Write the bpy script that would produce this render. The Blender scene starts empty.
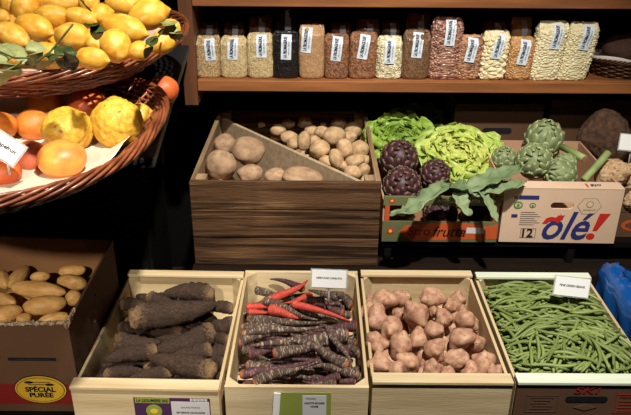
import bpy, bmesh, math, random
from mathutils import Vector, Matrix, Euler, Quaternion, noise

random.seed(7)
sc = bpy.context.scene
COL = sc.collection
R = math.radians
PI = math.pi

# ------------------------------------------------------------------ camera
H = 1.55
F = 700.0
TH = R(25.5)
RO = R(0.4)
cam_d = bpy.data.cameras.new('camera')
cam_d.sensor_fit = 'HORIZONTAL'
cam_d.sensor_width = 36.0
cam_d.lens = F / 631.0 * 36.0
cam_d.clip_start = 0.02
cam = bpy.data.objects.new('camera', cam_d)
COL.objects.link(cam)
fwd = Vector((0, math.cos(TH), -math.sin(TH)))
up0 = Vector((0, math.sin(TH), math.cos(TH)))
rt0 = Vector((1, 0, 0))
rt = rt0 * math.cos(RO) + up0 * math.sin(RO)
up = -rt0 * math.sin(RO) + up0 * math.cos(RO)
cam.matrix_world = Matrix(((rt.x, up.x, -fwd.x, 0), (rt.y, up.y, -fwd.y, 0), (rt.z, up.z, -fwd.z, H), (0, 0, 0, 1)))
sc.camera = cam

# ------------------------------------------------------------------ world, lights, exposure
w = bpy.data.worlds.new('shop_air')
sc.world = w
w.use_nodes = True
w.node_tree.nodes['Background'].inputs[0].default_value = (0.9, 0.93, 1.0, 1)
w.node_tree.nodes['Background'].inputs[1].default_value = 0.012
sc.view_settings.view_transform = 'Standard'
sc.view_settings.look = 'None'
sc.view_settings.gamma = 1.0
sc.view_settings.use_curve_mapping = False
sc.view_settings.exposure = 0.0


def spot(name, loc, target, power, size, blend, radius, col):
    d = bpy.data.lights.new(name, 'SPOT')
    d.energy = power
    d.spot_size = R(size)
    d.spot_blend = blend
    d.shadow_soft_size = radius
    d.color = col
    o = bpy.data.objects.new(name, d)
    COL.objects.link(o)
    o.location = loc
    o.rotation_euler = (Vector(target) - Vector(loc)).to_track_quat('-Z', 'Y').to_euler()
    return o


spot('ceiling_spot', (0.30, 0.42, 3.0), (0.1, 1.62, 0.75), 430, 60, 0.9, 0.045, (1.0, 0.94, 0.84))
spot('ceiling_spot', (-0.75, -1.3, 2.55), (-0.50, 1.3, 0.72), 300, 19, 0.9, 0.05, (1.0, 0.88, 0.72))
spot('ceiling_spot', (0.2, -0.2, 2.9), (0.25, 2.16, 1.0), 60, 34, 1.0, 0.05, (1.0, 0.93, 0.84))


# ------------------------------------------------------------------ helpers
def at(px, py, y=None, z=None):
    """world point seen at a photograph pixel, on the upright plane y or the level plane z"""
    d = fwd + rt * ((px - 315.5) / F) + up * ((207.5 - py) / F)
    t = (y / d.y) if y is not None else ((z - H) / d.z)
    return Vector((0, 0, H)) + d * t


def dist_t(px, py, z):
    d = fwd + rt * ((px - 315.5) / F) + up * ((207.5 - py) / F)
    return (z - H) / d.z


def lin(c):
    out = []
    for v in c[:3]:
        v = v / 255.0
        out.append(v / 12.92 if v <= 0.04045 else ((v + 0.055) / 1.055) ** 2.4)
    return (out[0], out[1], out[2], 1.0)


def M(name, c1, c2=None, scale=8, rough=0.6, bump=0.0, bscale=40, stretch=(1, 1, 1), ramp=(0.35, 0.65), coat=0.0,
      spec=0.4, sss=0.0, detail=4, vary=0.12, c3=None, s3=30, r3=(0.6, 0.7), bstretch=None, vor=False, attr=None, metal=0.0,
      trans=0.0, xmix=None):
    m = bpy.data.materials.new(name)
    m.use_nodes = True
    nt = m.node_tree
    N = nt.nodes
    L = nt.links.new
    b = N['Principled BSDF']
    b.inputs['Roughness'].default_value = rough
    b.inputs['Specular IOR Level'].default_value = spec
    b.inputs['Coat Weight'].default_value = coat
    b.inputs['Coat Roughness'].default_value = 0.15
    b.inputs['Metallic'].default_value = metal
    b.inputs['Transmission Weight'].default_value = trans
    if sss:
        b.inputs['Subsurface Weight'].default_value = sss
        b.inputs['Subsurface Radius'].default_value = (0.012, 0.006, 0.003)
        b.inputs['Subsurface Scale'].default_value = 1.0
    tc = N.new('ShaderNodeTexCoord')
    oi = N.new('ShaderNodeObjectInfo')
    mul = N.new('ShaderNodeMath'); mul.operation = 'MULTIPLY'; mul.inputs[1].default_value = 40.0
    L(oi.outputs['Random'], mul.inputs[0])
    add = N.new('ShaderNodeVectorMath'); add.operation = 'ADD'
    mp = N.new('ShaderNodeMapping')
    mp.inputs['Scale'].default_value = stretch
    L(tc.outputs['Object'], mp.inputs[0])
    L(mp.outputs[0], add.inputs[0])
    L(mul.outputs[0], add.inputs[1])

    def ntex(s, dt=4):
        t = N.new('ShaderNodeTexNoise')
        t.inputs['Scale'].default_value = s
        t.inputs['Detail'].default_value = dt
        L(add.outputs[0], t.inputs['Vector'])
        return t

    def mixc(fac, a, bb):
        x = N.new('ShaderNodeMix'); x.data_type = 'RGBA'
        L(fac, x.inputs[0])
        if isinstance(a, tuple): x.inputs[6].default_value = a
        else: L(a, x.inputs[6])
        if isinstance(bb, tuple): x.inputs[7].default_value = bb
        else: L(bb, x.inputs[7])
        return x.outputs[2]

    def rampn(src, r):
        q = N.new('ShaderNodeMapRange')
        q.inputs[1].default_value = r[0]; q.inputs[2].default_value = r[1]
        L(src, q.inputs[0])
        return q.outputs[0]
    out = None
    A = lin(c1)
    if c2:
        if vor:
            v = N.new('ShaderNodeTexVoronoi'); v.inputs['Scale'].default_value = scale
            L(add.outputs[0], v.inputs['Vector'])
            sep = N.new('ShaderNodeSeparateColor'); L(v.outputs['Color'], sep.inputs[0])
            out = mixc(rampn(sep.outputs[0], ramp), A, lin(c2))
        else:
            out = mixc(rampn(ntex(scale, detail).outputs[0], ramp), A, lin(c2))
    if c3:
        out = mixc(rampn(ntex(s3, 3).outputs[0], r3), out if out else A, lin(c3))
    if xmix:      # (colour, x from, x to, noise strength): a colour at one end of the thing
        sx = N.new('ShaderNodeSeparateXYZ'); L(tc.outputs['Object'], sx.inputs[0])
        nn = ntex(9, 3)
        s = N.new('ShaderNodeMath'); s.operation = 'MULTIPLY_ADD'
        L(nn.outputs[0], s.inputs[0]); s.inputs[1].default_value = xmix[3]; L(sx.outputs[0], s.inputs[2])
        out = mixc(rampn(s.outputs[0], (xmix[1] + xmix[3] * .5, xmix[2] + xmix[3] * .5)), lin(xmix[0]), out if out else A)
    if attr:
        a = N.new('ShaderNodeAttribute'); a.attribute_name = 'tint'
        out = mixc(a.outputs['Fac'], out if out else A, lin(attr))
    if vary:
        hs = N.new('ShaderNodeHueSaturation')
        mr = N.new('ShaderNodeMapRange'); mr.inputs[3].default_value = 1 - vary; mr.inputs[4].default_value = 1 + vary
        L(oi.outputs['Random'], mr.inputs[0]); L(mr.outputs[0], hs.inputs['Value'])
        if out: L(out, hs.inputs['Color'])
        else: hs.inputs['Color'].default_value = A
        out = hs.outputs[0]
    if out: L(out, b.inputs['Base Color'])
    else: b.inputs['Base Color'].default_value = A
    if bump:
        bp = N.new('ShaderNodeBump'); bp.inputs['Strength'].default_value = bump
        bp.inputs['Distance'].default_value = 0.002
        if vor:
            v2 = N.new('ShaderNodeTexVoronoi'); v2.inputs['Scale'].default_value = bscale
            L(add.outputs[0], v2.inputs['Vector'])
            inv = N.new('ShaderNodeMath'); inv.operation = 'SUBTRACT'; inv.inputs[0].default_value = 1
            L(v2.outputs['Distance'], inv.inputs[1]); L(inv.outputs[0], bp.inputs['Height'])
        else:
            t = ntex(bscale, 5)
            if bstretch:
                mp2 = N.new('ShaderNodeMapping'); mp2.inputs['Scale'].default_value = bstretch
                L(tc.outputs['Object'], mp2.inputs[0]); L(mp2.outputs[0], t.inputs['Vector'])
            L(t.outputs[0], bp.inputs['Height'])
        L(bp.outputs[0], b.inputs['Normal'])
    return m


def link(o, parent=None):
    COL.objects.link(o)
    if parent is not None: o.parent = parent
    return o


def mesh_obj(name, verts, faces, mat, parent=None, smooth=True, tint=None):
    me = bpy.data.meshes.new(name)
    me.from_pydata([tuple(v) for v in verts], [], faces)
    me.materials.append(mat)
    if tint:
        a = me.attributes.new('tint', 'FLOAT', 'POINT')
        a.data.foreach_set('value', tint)
    if smooth: me.shade_smooth()
    me.update()
    return link(bpy.data.objects.new(name, me), parent)


def tag(o, label=None, cat=None, group=None, kind=None):
    if label: o['label'] = label
    if cat: o['category'] = cat
    if group: o['group'] = group
    if kind: o['kind'] = kind
    return o


def empty(name, loc, rz=0, label=None, cat=None, group=None):
    o = bpy.data.objects.new(name, None)
    o.empty_display_size = 0.02
    COL.objects.link(o)
    o.location = loc
    o.rotation_euler = (0, 0, rz)
    return tag(o, label, cat, group)


class MB:
    def __init__(self): self.v = []; self.f = []; self.t = []

    def add(self, vs, fs, t=0.0):
        n = len(self.v)
        self.v += [Vector(v) for v in vs]
        self.f += [tuple(i + n for i in f) for f in fs]
        self.t += (t if isinstance(t, list) else [t] * len(vs))
        return self

    def box(self, lo, hi, rot=None, piv=None):
        x0, y0, z0 = lo; x1, y1, z1 = hi
        vs = [Vector(p) for p in ((x0, y0, z0), (x1, y0, z0), (x1, y1, z0), (x0, y1, z0), (x0, y0, z1), (x1, y0, z1), (x1, y1, z1), (x0, y1, z1))]
        if rot is not None:
            p = Vector(piv) if piv is not None else sum(vs, Vector()) / 8
            vs = [rot @ (v - p) + p for v in vs]
        return self.add(vs, [(0, 3, 2, 1), (4, 5, 6, 7), (0, 1, 5, 4), (1, 2, 6, 5), (2, 3, 7, 6), (3, 0, 4, 7)])

    def prism(self, pts, z0, z1):
        n = len(pts)
        vs = [(p[0], p[1], z0) for p in pts] + [(p[0], p[1], z1) for p in pts]
        fs = [tuple(range(n - 1, -1, -1)), tuple(range(n, 2 * n))] + [(i, (i + 1) % n, n + (i + 1) % n, n + i) for i in range(n)]
        return self.add(vs, fs)

    def tube(self, pts, rad, sides=6, closed=False, cap=True):
        pts = [Vector(p) for p in pts]
        n = len(pts)
        vs = []
        nrm = None
        for i, p in enumerate(pts):
            if closed: tg = pts[(i + 1) % n] - pts[i - 1]
            else: tg = pts[min(i + 1, n - 1)] - pts[max(i - 1, 0)]
            if tg.length < 1e-9: tg = Vector((1, 0, 0))
            tg.normalize()
            if nrm is None:
                nrm = tg.orthogonal().normalized()
                if abs(tg.z) < 0.9: nrm = (Vector((0, 0, 1)) - tg * tg.z).normalized()
            nrm = (nrm - tg * nrm.dot(tg))
            nrm = nrm.normalized() if nrm.length > 1e-6 else tg.orthogonal().normalized()
            bn = tg.cross(nrm)
            r = rad[i] if isinstance(rad, (list, tuple)) else rad
            for k in range(sides):
                a = 2 * PI * k / sides
                vs.append(p + (nrm * math.cos(a) + bn * math.sin(a)) * r)
        fs = []
        m = n if closed else n - 1
        for i in range(m):
            j = (i + 1) % n
            for k in range(sides):
                l = (k + 1) % sides
                fs.append((i * sides + k, i * sides + l, j * sides + l, j * sides + k))
        if cap and not closed:
            fs.append(tuple(range(sides - 1, -1, -1)))
            fs.append(tuple((n - 1) * sides + k for k in range(sides)))
        return self.add(vs, fs)

    def build(self, name, mat, parent=None, smooth=False, bevel=0.0, tint=False, solid=0.0, subsurf=0):
        o = mesh_obj(name, self.v, self.f, mat, parent, smooth, self.t if tint else None)
        if subsurf:
            s = o.modifiers.new('sub', 'SUBSURF'); s.levels = s.render_levels = subsurf
        if solid:
            s = o.modifiers.new('solid', 'SOLIDIFY'); s.thickness = solid; s.offset = 0
        if bevel:
            s = o.modifiers.new('bev', 'BEVEL'); s.width = bevel; s.segments = 2; s.limit_method = 'ANGLE'
        return o


FONT_CACHE = {}


def text_mesh(body, size, shear=0.0, weight=0.0, extrude=0.0):
    cu = bpy.data.curves.new('t', 'FONT')
    cu.body = body; cu.size = size; cu.shear = shear; cu.offset = weight; cu.extrude = extrude
    cu.align_x = 'CENTER'; cu.align_y = 'CENTER'; cu.resolution_u = 3
    o = bpy.data.objects.new('t', cu)
    COL.objects.link(o)
    dg = bpy.context.evaluated_depsgraph_get()
    me = bpy.data.meshes.new_from_object(o.evaluated_get(dg))
    vs = [v.co.copy() for v in me.vertices]; fs = [tuple(p.vertices) for p in me.polygons]
    bpy.data.objects.remove(o); bpy.data.curves.remove(cu); bpy.data.meshes.remove(me)
    return vs, fs


def lettering(body, size, mat, parent, loc, rot=(R(90), 0, 0), name='lettering', width=None, shear=0.0, weight=0.0, squash=None):
    vs, fs = text_mesh(body, size, shear, weight)
    if width:
        xs = [v.x for v in vs]; s = width / (max(xs) - min(xs))
        vs = [Vector((v.x * s, v.y * (s if squash is None else squash), v.z)) for v in vs]
    rm = Euler(rot).to_matrix()
    vs = [rm @ v + Vector(loc) for v in vs]
    return mesh_obj(name, vs, fs, mat, parent, smooth=False)


def ico(sub):
    bm = bmesh.new()
    bmesh.ops.create_icosphere(bm, subdivisions=sub, radius=1.0)
    vs = [v.co.copy() for v in bm.verts]; fs = [tuple(v.index for v in f.verts) for f in bm.faces]
    bm.free()
    return vs, fs


ICO4 = ico(4); ICO5 = ico(5); ICO3 = ico(3)


def lump_mesh(name, fn, mat, base=ICO4):
    me = bpy.data.meshes.new(name)
    me.from_pydata([tuple(fn(v.copy())) for v in base[0]], [], base[1])
    me.materials.append(mat); me.shade_smooth(); me.update()
    return me


def place(name, me, loc, scale, quat=None, **kw):
    o = bpy.data.objects.new(name, me)
    COL.objects.link(o)
    o.location = loc
    o.scale = scale if not isinstance(scale, (int, float)) else (scale,) * 3
    if quat is not None:
        o.rotation_mode = 'QUATERNION'; o.rotation_quaternion = quat
    return tag(o, **kw)


def orient(xdir, roll=0.0):
    x = Vector(xdir).normalized()
    q = x.to_track_quat('X', 'Z')
    return q @ Quaternion((1, 0, 0), roll)


def randq():
    return Euler((random.uniform(0, 6.28), random.uniform(0, 6.28), random.uniform(0, 6.28))).to_quaternion()


ORD = ['first', 'second', 'third', 'fourth', 'fifth', 'sixth', 'seventh', 'eighth', 'ninth', 'tenth']


def row_labels(items, look, where, per=5):
    """items: list of (px, py, object[, own look]); one label each by row and order from the left"""
    items = sorted(items, key=lambda i: -i[1])
    rows = [items[i:i + per] for i in range(0, len(items), per)]
    if len(rows) > 1 and len(rows[-1]) < 2:
        last = rows.pop(); rows[-1] += last
    for ri, row in enumerate(rows):
        row.sort(key=lambda i: i[0])
        rn = 'front row' if ri == 0 else ('back row' if ri == len(rows) - 1 else ORD[ri] + ' row back')
        for k, it in enumerate(row):
            lk = it[3] if len(it) > 3 and it[3] else look
            pos = 'leftmost' if k == 0 else ('rightmost' if k == len(row) - 1 else ORD[k] + ' from left')
            pos = pos.replace('first from left', 'leftmost')
            it[2]['label'] = '%s, %s in %s of %s' % (lk, pos, rn, where)


# ------------------------------------------------------------------ materials
m_poplar = M('pale_poplar', (212, 192, 154), (188, 166, 126), scale=3, stretch=(1, 14, 14), rough=0.7, bump=0.25, bscale=30, vary=0.03, c3=(186, 160, 118), s3=4, r3=(.62, .75))
m_poplar_y = M('pale_poplar_side', (206, 184, 144), (184, 160, 118), scale=3, stretch=(14, 1, 14), rough=0.7, bump=0.25, bscale=30, vary=0.03)
m_mint = M('pale_mint_wood', (220, 226, 206), (204, 212, 190), scale=3, stretch=(1, 14, 14), rough=0.7, bump=0.2, bscale=30, vary=0)
m_pine = M('orange_pine', (164, 104, 58), (128, 78, 42), scale=2.5, stretch=(1, 12, 12), rough=0.55, bump=0.3, bscale=20, vary=0.0, coat=0.1)
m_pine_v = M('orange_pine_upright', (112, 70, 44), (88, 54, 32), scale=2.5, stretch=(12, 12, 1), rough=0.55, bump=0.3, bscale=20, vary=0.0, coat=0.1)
m_old = M('weathered_crate_wood', (100, 72, 50), (42, 29, 20), scale=3, ramp=(.4, .62), stretch=(.8, 22, 22), spec=.1, rough=0.9, bump=1.0, bscale=9, bstretch=(3, 40, 40), vary=0.12, c3=(150, 118, 86), s3=5, r3=(.6, .78))
m_old_y = M('weathered_crate_side', (172, 142, 106), (116, 90, 64), scale=2.5, stretch=(16, 1, 16), rough=0.85, bump=0.8, bscale=9, bstretch=(40, 3, 40), vary=0.05)
m_chip = M('particle_board', (196, 172, 140), (172, 146, 114), scale=60, rough=0.85, bump=0.2, bscale=120, vary=0)
m_dark = M('black_painted_wood', (13, 12, 12), (20, 18, 16), scale=3, stretch=(1, 10, 10), spec=.08, rough=0.7, vary=0)
m_darkbrown = M('dark_brown_wood', (34, 24, 18), (24, 17, 13), scale=3, stretch=(1, 10, 10), spec=.08, rough=0.75, vary=0)
m_slate = M('grey_laminate', (88, 90, 92), (80, 82, 84), scale=6, rough=0.4, vary=0)
m_wall = M('dark_wall', (14, 12, 12), (18, 16, 15), scale=3, spec=.1, rough=0.9, bump=0.2, vary=0)
m_floor = M('dark_floor', (40, 36, 33), (30, 27, 25), scale=4, rough=0.7, vary=0)
m_card = M('brown_cardboard', (98, 68, 46), (86, 60, 40), scale=5, rough=0.85, bump=0.1, bscale=60, vary=0.0)
m_cardin = M('cardboard_inside', (146, 104, 68), (132, 94, 60), scale=5, rough=0.85, vary=0.0)
m_cardw = M('pinkish_cardboard', (214, 184, 158), (206, 176, 150), scale=5, rough=0.8, vary=0.0)
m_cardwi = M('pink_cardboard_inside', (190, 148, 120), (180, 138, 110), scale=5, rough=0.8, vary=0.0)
m_torn = M('torn_cardboard_edge', (196, 174, 148), (120, 96, 72), scale=120, rough=0.95, bump=1, bscale=200, vary=0)
m_wicker = M('reddish_wicker', (150, 84, 50), (104, 50, 28), scale=30, rough=0.4, coat=0.35, bump=0.2, bscale=60, vary=0, spec=.5)
m_wicker_d = M('brown_wicker', (92, 60, 34), (62, 38, 22), scale=30, rough=0.5, coat=0.1, vary=0)
m_paper = M('white_paper', (236, 232, 222), (226, 220, 208), scale=10, rough=0.8, vary=0)
m_liner = M('basket_paper', (226, 208, 190), (214, 194, 172), scale=10, rough=0.8, vary=0)
m_cardwhite = M('white_card', (240, 241, 240), rough=0.5, vary=0)
m_clear = M('clear_plastic', (225, 230, 230), rough=0.1, vary=0, spec=.5, trans=.6)
m_ink = M('black_ink', (22, 22, 26), rough=0.6, vary=0)
m_inkgrey = M('grey_ink', (88, 84, 80), rough=0.6, vary=0)
m_inkblue = M('blue_ink', (38, 44, 104), rough=0.6, vary=0)
m_inkred = M('red_ink', (186, 40, 32), rough=0.6, vary=0)
m_inkdred = M('dark_red_ink', (140, 34, 26), rough=0.6, vary=0)
m_inkgreen = M('green_ink', (70, 128, 62), rough=0.6, vary=0)
m_inkbrown = M('brown_ink', (84, 58, 44), rough=0.7, vary=0)
m_label = M('bag_label', (214, 224, 234), rough=0.35, vary=0.02)
m_labtxt = M('label_print', (34, 40, 60), rough=0.5, vary=0)

m_lemon = M('lemon_peel', (232, 180, 62), (218, 150, 40), scale=2.2, rough=0.42, bump=0.35, bscale=22, sss=0.08, spec=.5, c3=(238, 204, 108), s3=1.6, r3=(.52, .75), vary=.06)
m_cedro = M('cedro_peel', (222, 180, 66), (196, 148, 44), scale=3, rough=0.45, bump=0.6, bscale=14, sss=0.05, c3=(150, 110, 30), s3=4, r3=(.64, .72), vary=.04)
m_grape = M('grapefruit_peel', (236, 160, 66), (226, 122, 60), scale=1.2, rough=0.36, bump=0.15, bscale=40, sss=0.08, vary=.04)
m_pink = M('pink_grapefruit_peel', (230, 132, 96), (220, 110, 80), scale=1.5, rough=0.36, bump=0.15, bscale=40, sss=0.08, vary=.04)
m_orange = M('orange_peel', (224, 138, 58), (208, 112, 40), scale=2, rough=0.38, bump=0.25, bscale=40, sss=0.08, vary=.06)
m_blood = M('red_orange_peel', (196, 84, 46), (212, 110, 50), scale=1.6, rough=0.38, bump=0.25, bscale=40, sss=0.08, vary=.04)
m_ratte = M('yellow_potato_skin', (224, 178, 110), (198, 146, 82), scale=2.2, rough=0.5, bump=0.12, bscale=14, vary=.1, c3=(120, 80, 44), s3=7, r3=(.68, .74))
m_bigpot = M('brown_potato_skin', (186, 154, 122), (158, 124, 94), scale=2.0, rough=0.75, bump=0.35, bscale=10, vary=.06, c3=(112, 84, 62), s3=9, r3=(.64, .72))
m_smallpot = M('small_potato_skin', (204, 172, 132), (176, 140, 100), scale=2.0, rough=0.7, bump=0.2, bscale=10, vary=.1, c3=(130, 98, 68), s3=9, r3=(.66, .74))
m_beet = M('rough_brown_root_skin', (66, 46, 34), (34, 24, 17), scale=7, stretch=(2.5, 1, 1), rough=0.85, bump=1.0, bscale=22, vary=.12, c3=(118, 90, 64), s3=26, r3=(.6, .7), xmix=((132, 104, 72), -0.02, 0.2, 0.5))
m_jeru = M('pink_tuber_skin', (192, 154, 122), (164, 116, 94), scale=1.8, rough=0.55, bump=0.35, bscale=9, vary=.08, c3=(138, 84, 74), s3=4, r3=(.57, .72), sss=.04)
m_cblack = M('black_carrot_skin', (58, 42, 36), (84, 66, 54), scale=5, stretch=(10, .25, .25), rough=0.7, bump=0.7, bscale=5, bstretch=(60, 2, 2), vary=.18, c3=(158, 138, 122), s3=4.5, r3=(.52, .66), xmix=((176, 104, 66), 0.0, 0.035, 0.03))
m_cpurple = M('purple_carrot_skin', (84, 46, 50), (60, 42, 46), scale=5, stretch=(10, .25, .25), rough=0.6, bump=0.6, bscale=5, bstretch=(60, 2, 2), vary=.15, c3=(150, 110, 104), s3=4.5, r3=(.56, .7), xmix=((204, 110, 66), 0.0, 0.04, 0.03))
m_cred = M('red_carrot_skin', (192, 72, 54), (168, 50, 42), scale=4, stretch=(9, .3, .3), rough=0.5, bump=0.5, bscale=5, bstretch=(60, 2, 2), vary=.06, c3=(238, 130, 96), s3=4, r3=(.58, .72))
m_bean = M('green_bean_skin', (136, 150, 86), (106, 124, 62), scale=1.6, rough=0.45, bump=0.15, bscale=10, vary=.16, sss=.03)
m_leaf = M('lemon_leaf', (70, 82, 38), (44, 56, 26), scale=40, rough=0.4, vary=.1, bump=.3)
m_leafpale = M('pale_lemon_leaf', (160, 164, 112), (124, 132, 78), scale=40, rough=0.6, vary=.1, bump=.3)
m_twig = M('green_twig', (84, 92, 44), (66, 62, 34), scale=40, rough=0.6, vary=0)
m_artp = M('purple_bract', (74, 38, 48), (48, 26, 36), scale=3, rough=0.5, bump=.2, bscale=15, vary=.06, attr=(132, 112, 84))
m_artg = M('green_bract', (134, 148, 104), (106, 122, 80), scale=3, rough=0.55, bump=.2, bscale=15, vary=.06, attr=(184, 186, 136))
m_artstem = M('artichoke_stem', (150, 164, 104), (120, 138, 78), scale=20, stretch=(1, 1, 1), rough=0.6, vary=0)
m_artcut = M('artichoke_stem_cut', (178, 130, 84), (120, 82, 52), scale=60, rough=0.8, vary=0)
m_artleaf = M('artichoke_leaf', (126, 142, 104), (92, 112, 74), scale=14, rough=0.6, bump=.4, bscale=40, vary=.05)
m_letg = M('green_lettuce', (130, 160, 56), (86, 120, 36), scale=14, rough=0.45, bump=.4, bscale=30, vary=0, sss=.05, attr=(150, 178, 74))
m_lety = M('yellow_lettuce', (216, 216, 116), (180, 194, 84), scale=14, rough=0.45, bump=.4, bscale=30, vary=0, sss=.05, attr=(150, 176, 84))
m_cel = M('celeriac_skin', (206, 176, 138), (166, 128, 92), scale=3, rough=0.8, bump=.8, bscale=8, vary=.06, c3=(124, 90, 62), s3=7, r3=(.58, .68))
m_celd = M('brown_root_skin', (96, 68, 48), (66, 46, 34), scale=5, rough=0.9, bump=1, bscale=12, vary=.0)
m_blue = M('blue_plastic_film', (18, 86, 160), (14, 62, 128), scale=6, rough=0.18, coat=.6, vary=0, bump=.6, bscale=14)
m_cream = M('cream_board', (226, 214, 172), (216, 202, 158), scale=5, rough=0.7, vary=0)
m_bread = M('dark_crust', (88, 58, 40), (50, 32, 24), scale=20, rough=0.8, bump=.6, bscale=30, vary=0)

# ------------------------------------------------------------------ the setting
def struct(name, lo, hi, mat):
    o = MB().box(lo, hi).build(name, mat)
    return tag(o, kind='structure')


struct('floor', (-2.4, -1.6, -0.05), (2.6, 2.75, 0), m_floor)
struct('wall_back', (-2.4, 2.64, 0), (2.6, 2.75, 3.3), m_wall)

# front bench carrying the row of crates
b = empty('display_bench', (0.1, 1.4, 0), label='low black bench under the front row of vegetable crates', cat='bench')
MB().box((-1.25, -0.32, 0.435), (1.25, 0.28, 0.475)).build('bench_top', m_dark, b)
MB().box((-1.22, -0.29, 0.33), (1.22, 0.25, 0.435)).build('apron', m_dark, b)
for sx in (-1, 1):
    for yy in (-0.28, 0.19):
        MB().box((sx * 1.18 - .035, yy, 0), (sx * 1.18 + .035, yy + .05, 0.33)).build('leg', m_dark, b)
# rear bench carrying the old crate and the fruit boxes
b = empty('display_bench', (0.35, 2.1, 0), label='dark brown raised bench behind the front crates, holding old potato crate', cat='bench')
MB().box((-0.70, -0.40, 0.49), (0.95, 0.50, 0.53)).build('bench_top', m_darkbrown, b)
MB().box((-0.69, -0.385, 0.36), (0.93, 0.48, 0.49)).build('apron', m_dark, b)
for sx in (-0.65, 0.9):
    for yy in (-0.37, 0.42):
        MB().box((sx - .03, yy, 0), (sx + .03, yy + .05, 0.36)).build('leg', m_dark, b)
b = empty('riser_platform', (0.68, 2.1, 0.53), label='black riser under the two fruit boxes beside the old crate', cat='riser')
MB().box((-0.49, -0.33, 0.055), (0.6, 0.48, 0.073)).build('top_board', m_dark, b)
for x in (-0.48, 0.05, 0.57):
    MB().box((x, -0.325, 0.0), (x + .02, 0.47, 0.055)).build('runner', m_dark, b)

# ------------------------------------------------------------------ wall shelf
sh = empty('wall_shelf', (0.4, 2.4, 0.9), label='orange-brown wooden shelf unit holding the row of bagged pulses', cat='shelf')
MB().box((-0.775, -0.24, 0.026), (1.1, 0.2, 0.060)).build('shelf_board', m_pine, sh, bevel=.002)
MB().box((-0.775, -0.24, 0.288), (1.1, 0.2, 0.325)).build('shelf_board', m_pine, sh, bevel=.002)
MB().box((-0.818, -0.245, -0.02), (-0.776, 0.2, 0.62)).build('upright', m_pine_v, sh, bevel=.002)
MB().box((-0.775, 0.2, 0.0), (1.1, 0.215, 0.62)).build('back_panel', m_darkbrown, sh)
for x in (-0.6, 0.2, 1.0):
    MB().prism([(0.2, 0.026), (0.2, -0.10), (0.17, -0.10), (0.06, 0.026)], x, x + .02)
    mb = MB(); mb.prism([(0.2, 0.026), (0.2, -0.10), (0.18, -0.10), (0.10, 0.026)], x, x + .02)
    mb.v = [Vector((v.z, v.x, v.y)) for v in mb.v]
    mb.build('bracket', m_dark, sh)

# ------------------------------------------------------------------ black stand with riser for the fruit baskets
m_ttop = M('dark_grey_laminate', (34, 35, 36), rough=0.5, spec=.2, vary=0)
st = empty('basket_stand', (-0.70, 1.9, 0), R(5.5), label='black cabinet stand with dark grey top under the fruit baskets', cat='stand')
MB().box((-0.32, -0.75, 1.062), (0.335, 0.18, 1.082)).build('top_board', m_ttop, st, bevel=.002)
MB().box((-0.34, -0.19, 0.0), (0.22, 0.20, 1.062)).build('cabinet_body', m_dark, st)
for k in range(3):
    MB().box((-0.33, -0.202, 0.12 + .3 * k), (0.21, -0.191, 0.38 + .3 * k)).build('drawer', m_dark, st, bevel=.002)
MB().box((-0.3, -0.04, 1.0825), (0.16, -0.02, 1.145)).build('riser_back', m_dark, st)
MB().box((-0.3, -0.42, 1.145), (0.16, 0.1, 1.156)).build('riser_board', m_dark, st)


# ------------------------------------------------------------------ wicker baskets
def superell(a, rx, ry, n):
    c, s = math.cos(a), math.sin(a)
    return Vector((rx * math.copysign(abs(c) ** (2 / n), c), ry * math.copysign(abs(s) ** (2 / n), s), 0))


def basket(name, loc, rx, ry, h, flare, label, n=2.5, rows=11, stakes=56, mat=m_wicker, strand=0.0036, rimr=0.0050, group=None):
    root = empty(name, loc, label=label, cat='basket', group=group)
    w = MB()
    K = stakes * 6

    def prof(t):      # 0 bottom, 1 rim
        return flare + (1 - flare) * (t ** 0.75)
    for r in range(rows):
        t = (r + 0.5) / rows
        s = prof(t)
        pts = []
        for i in range(K):
            a = 2 * PI * i / K
            p = superell(a, rx * s, ry * s, n)
            wv = math.sin(a * stakes / 2 + (PI if r % 2 else 0)) * strand * 0.9
            d = p.normalized()
            p += d * wv
            p.z = h * t + 0.0012 * math.sin(a * 7 + r)
            pts.append(p)
        w.tube(pts, strand * (0.95 + .15 * random.random()), 5, closed=True)
    for k in range(stakes):
        a = 2 * PI * (k + .5) / stakes
        pts = []
        for q in range(7):
            t = q / 6
            p = superell(a, rx * prof(t), ry * prof(t), n); p.z = h * t
            pts.append(p)
        w.tube(pts, strand * .8, 5)
    w.build('weave', mat, root, smooth=True)
    rim = MB()
    for ph in range(6):
        pts = []
        for i in range(K * 2):
            a = PI * i / K
            p = superell(a, rx, ry, n); d = p.normalized()
            ang = a * 9 + ph * PI / 3
            p += d * (math.cos(ang) * rimr * 1.2 + rimr * .3)
            p.z = h + math.sin(ang) * rimr * 1.6 + rimr * .4
            pts.append(p)
        rim.tube(pts, rimr * .62, 6, closed=True)
    rim.build('braided_rim', mat, root, smooth=True)
    bs = MB()
    pts = [superell(2 * PI * i / 64, rx * flare, ry * flare, n) for i in range(64)]
    bs.prism([(p.x, p.y) for p in pts], 0.0, 0.006)
    bs.build('base', mat, root)
    return root


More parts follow.
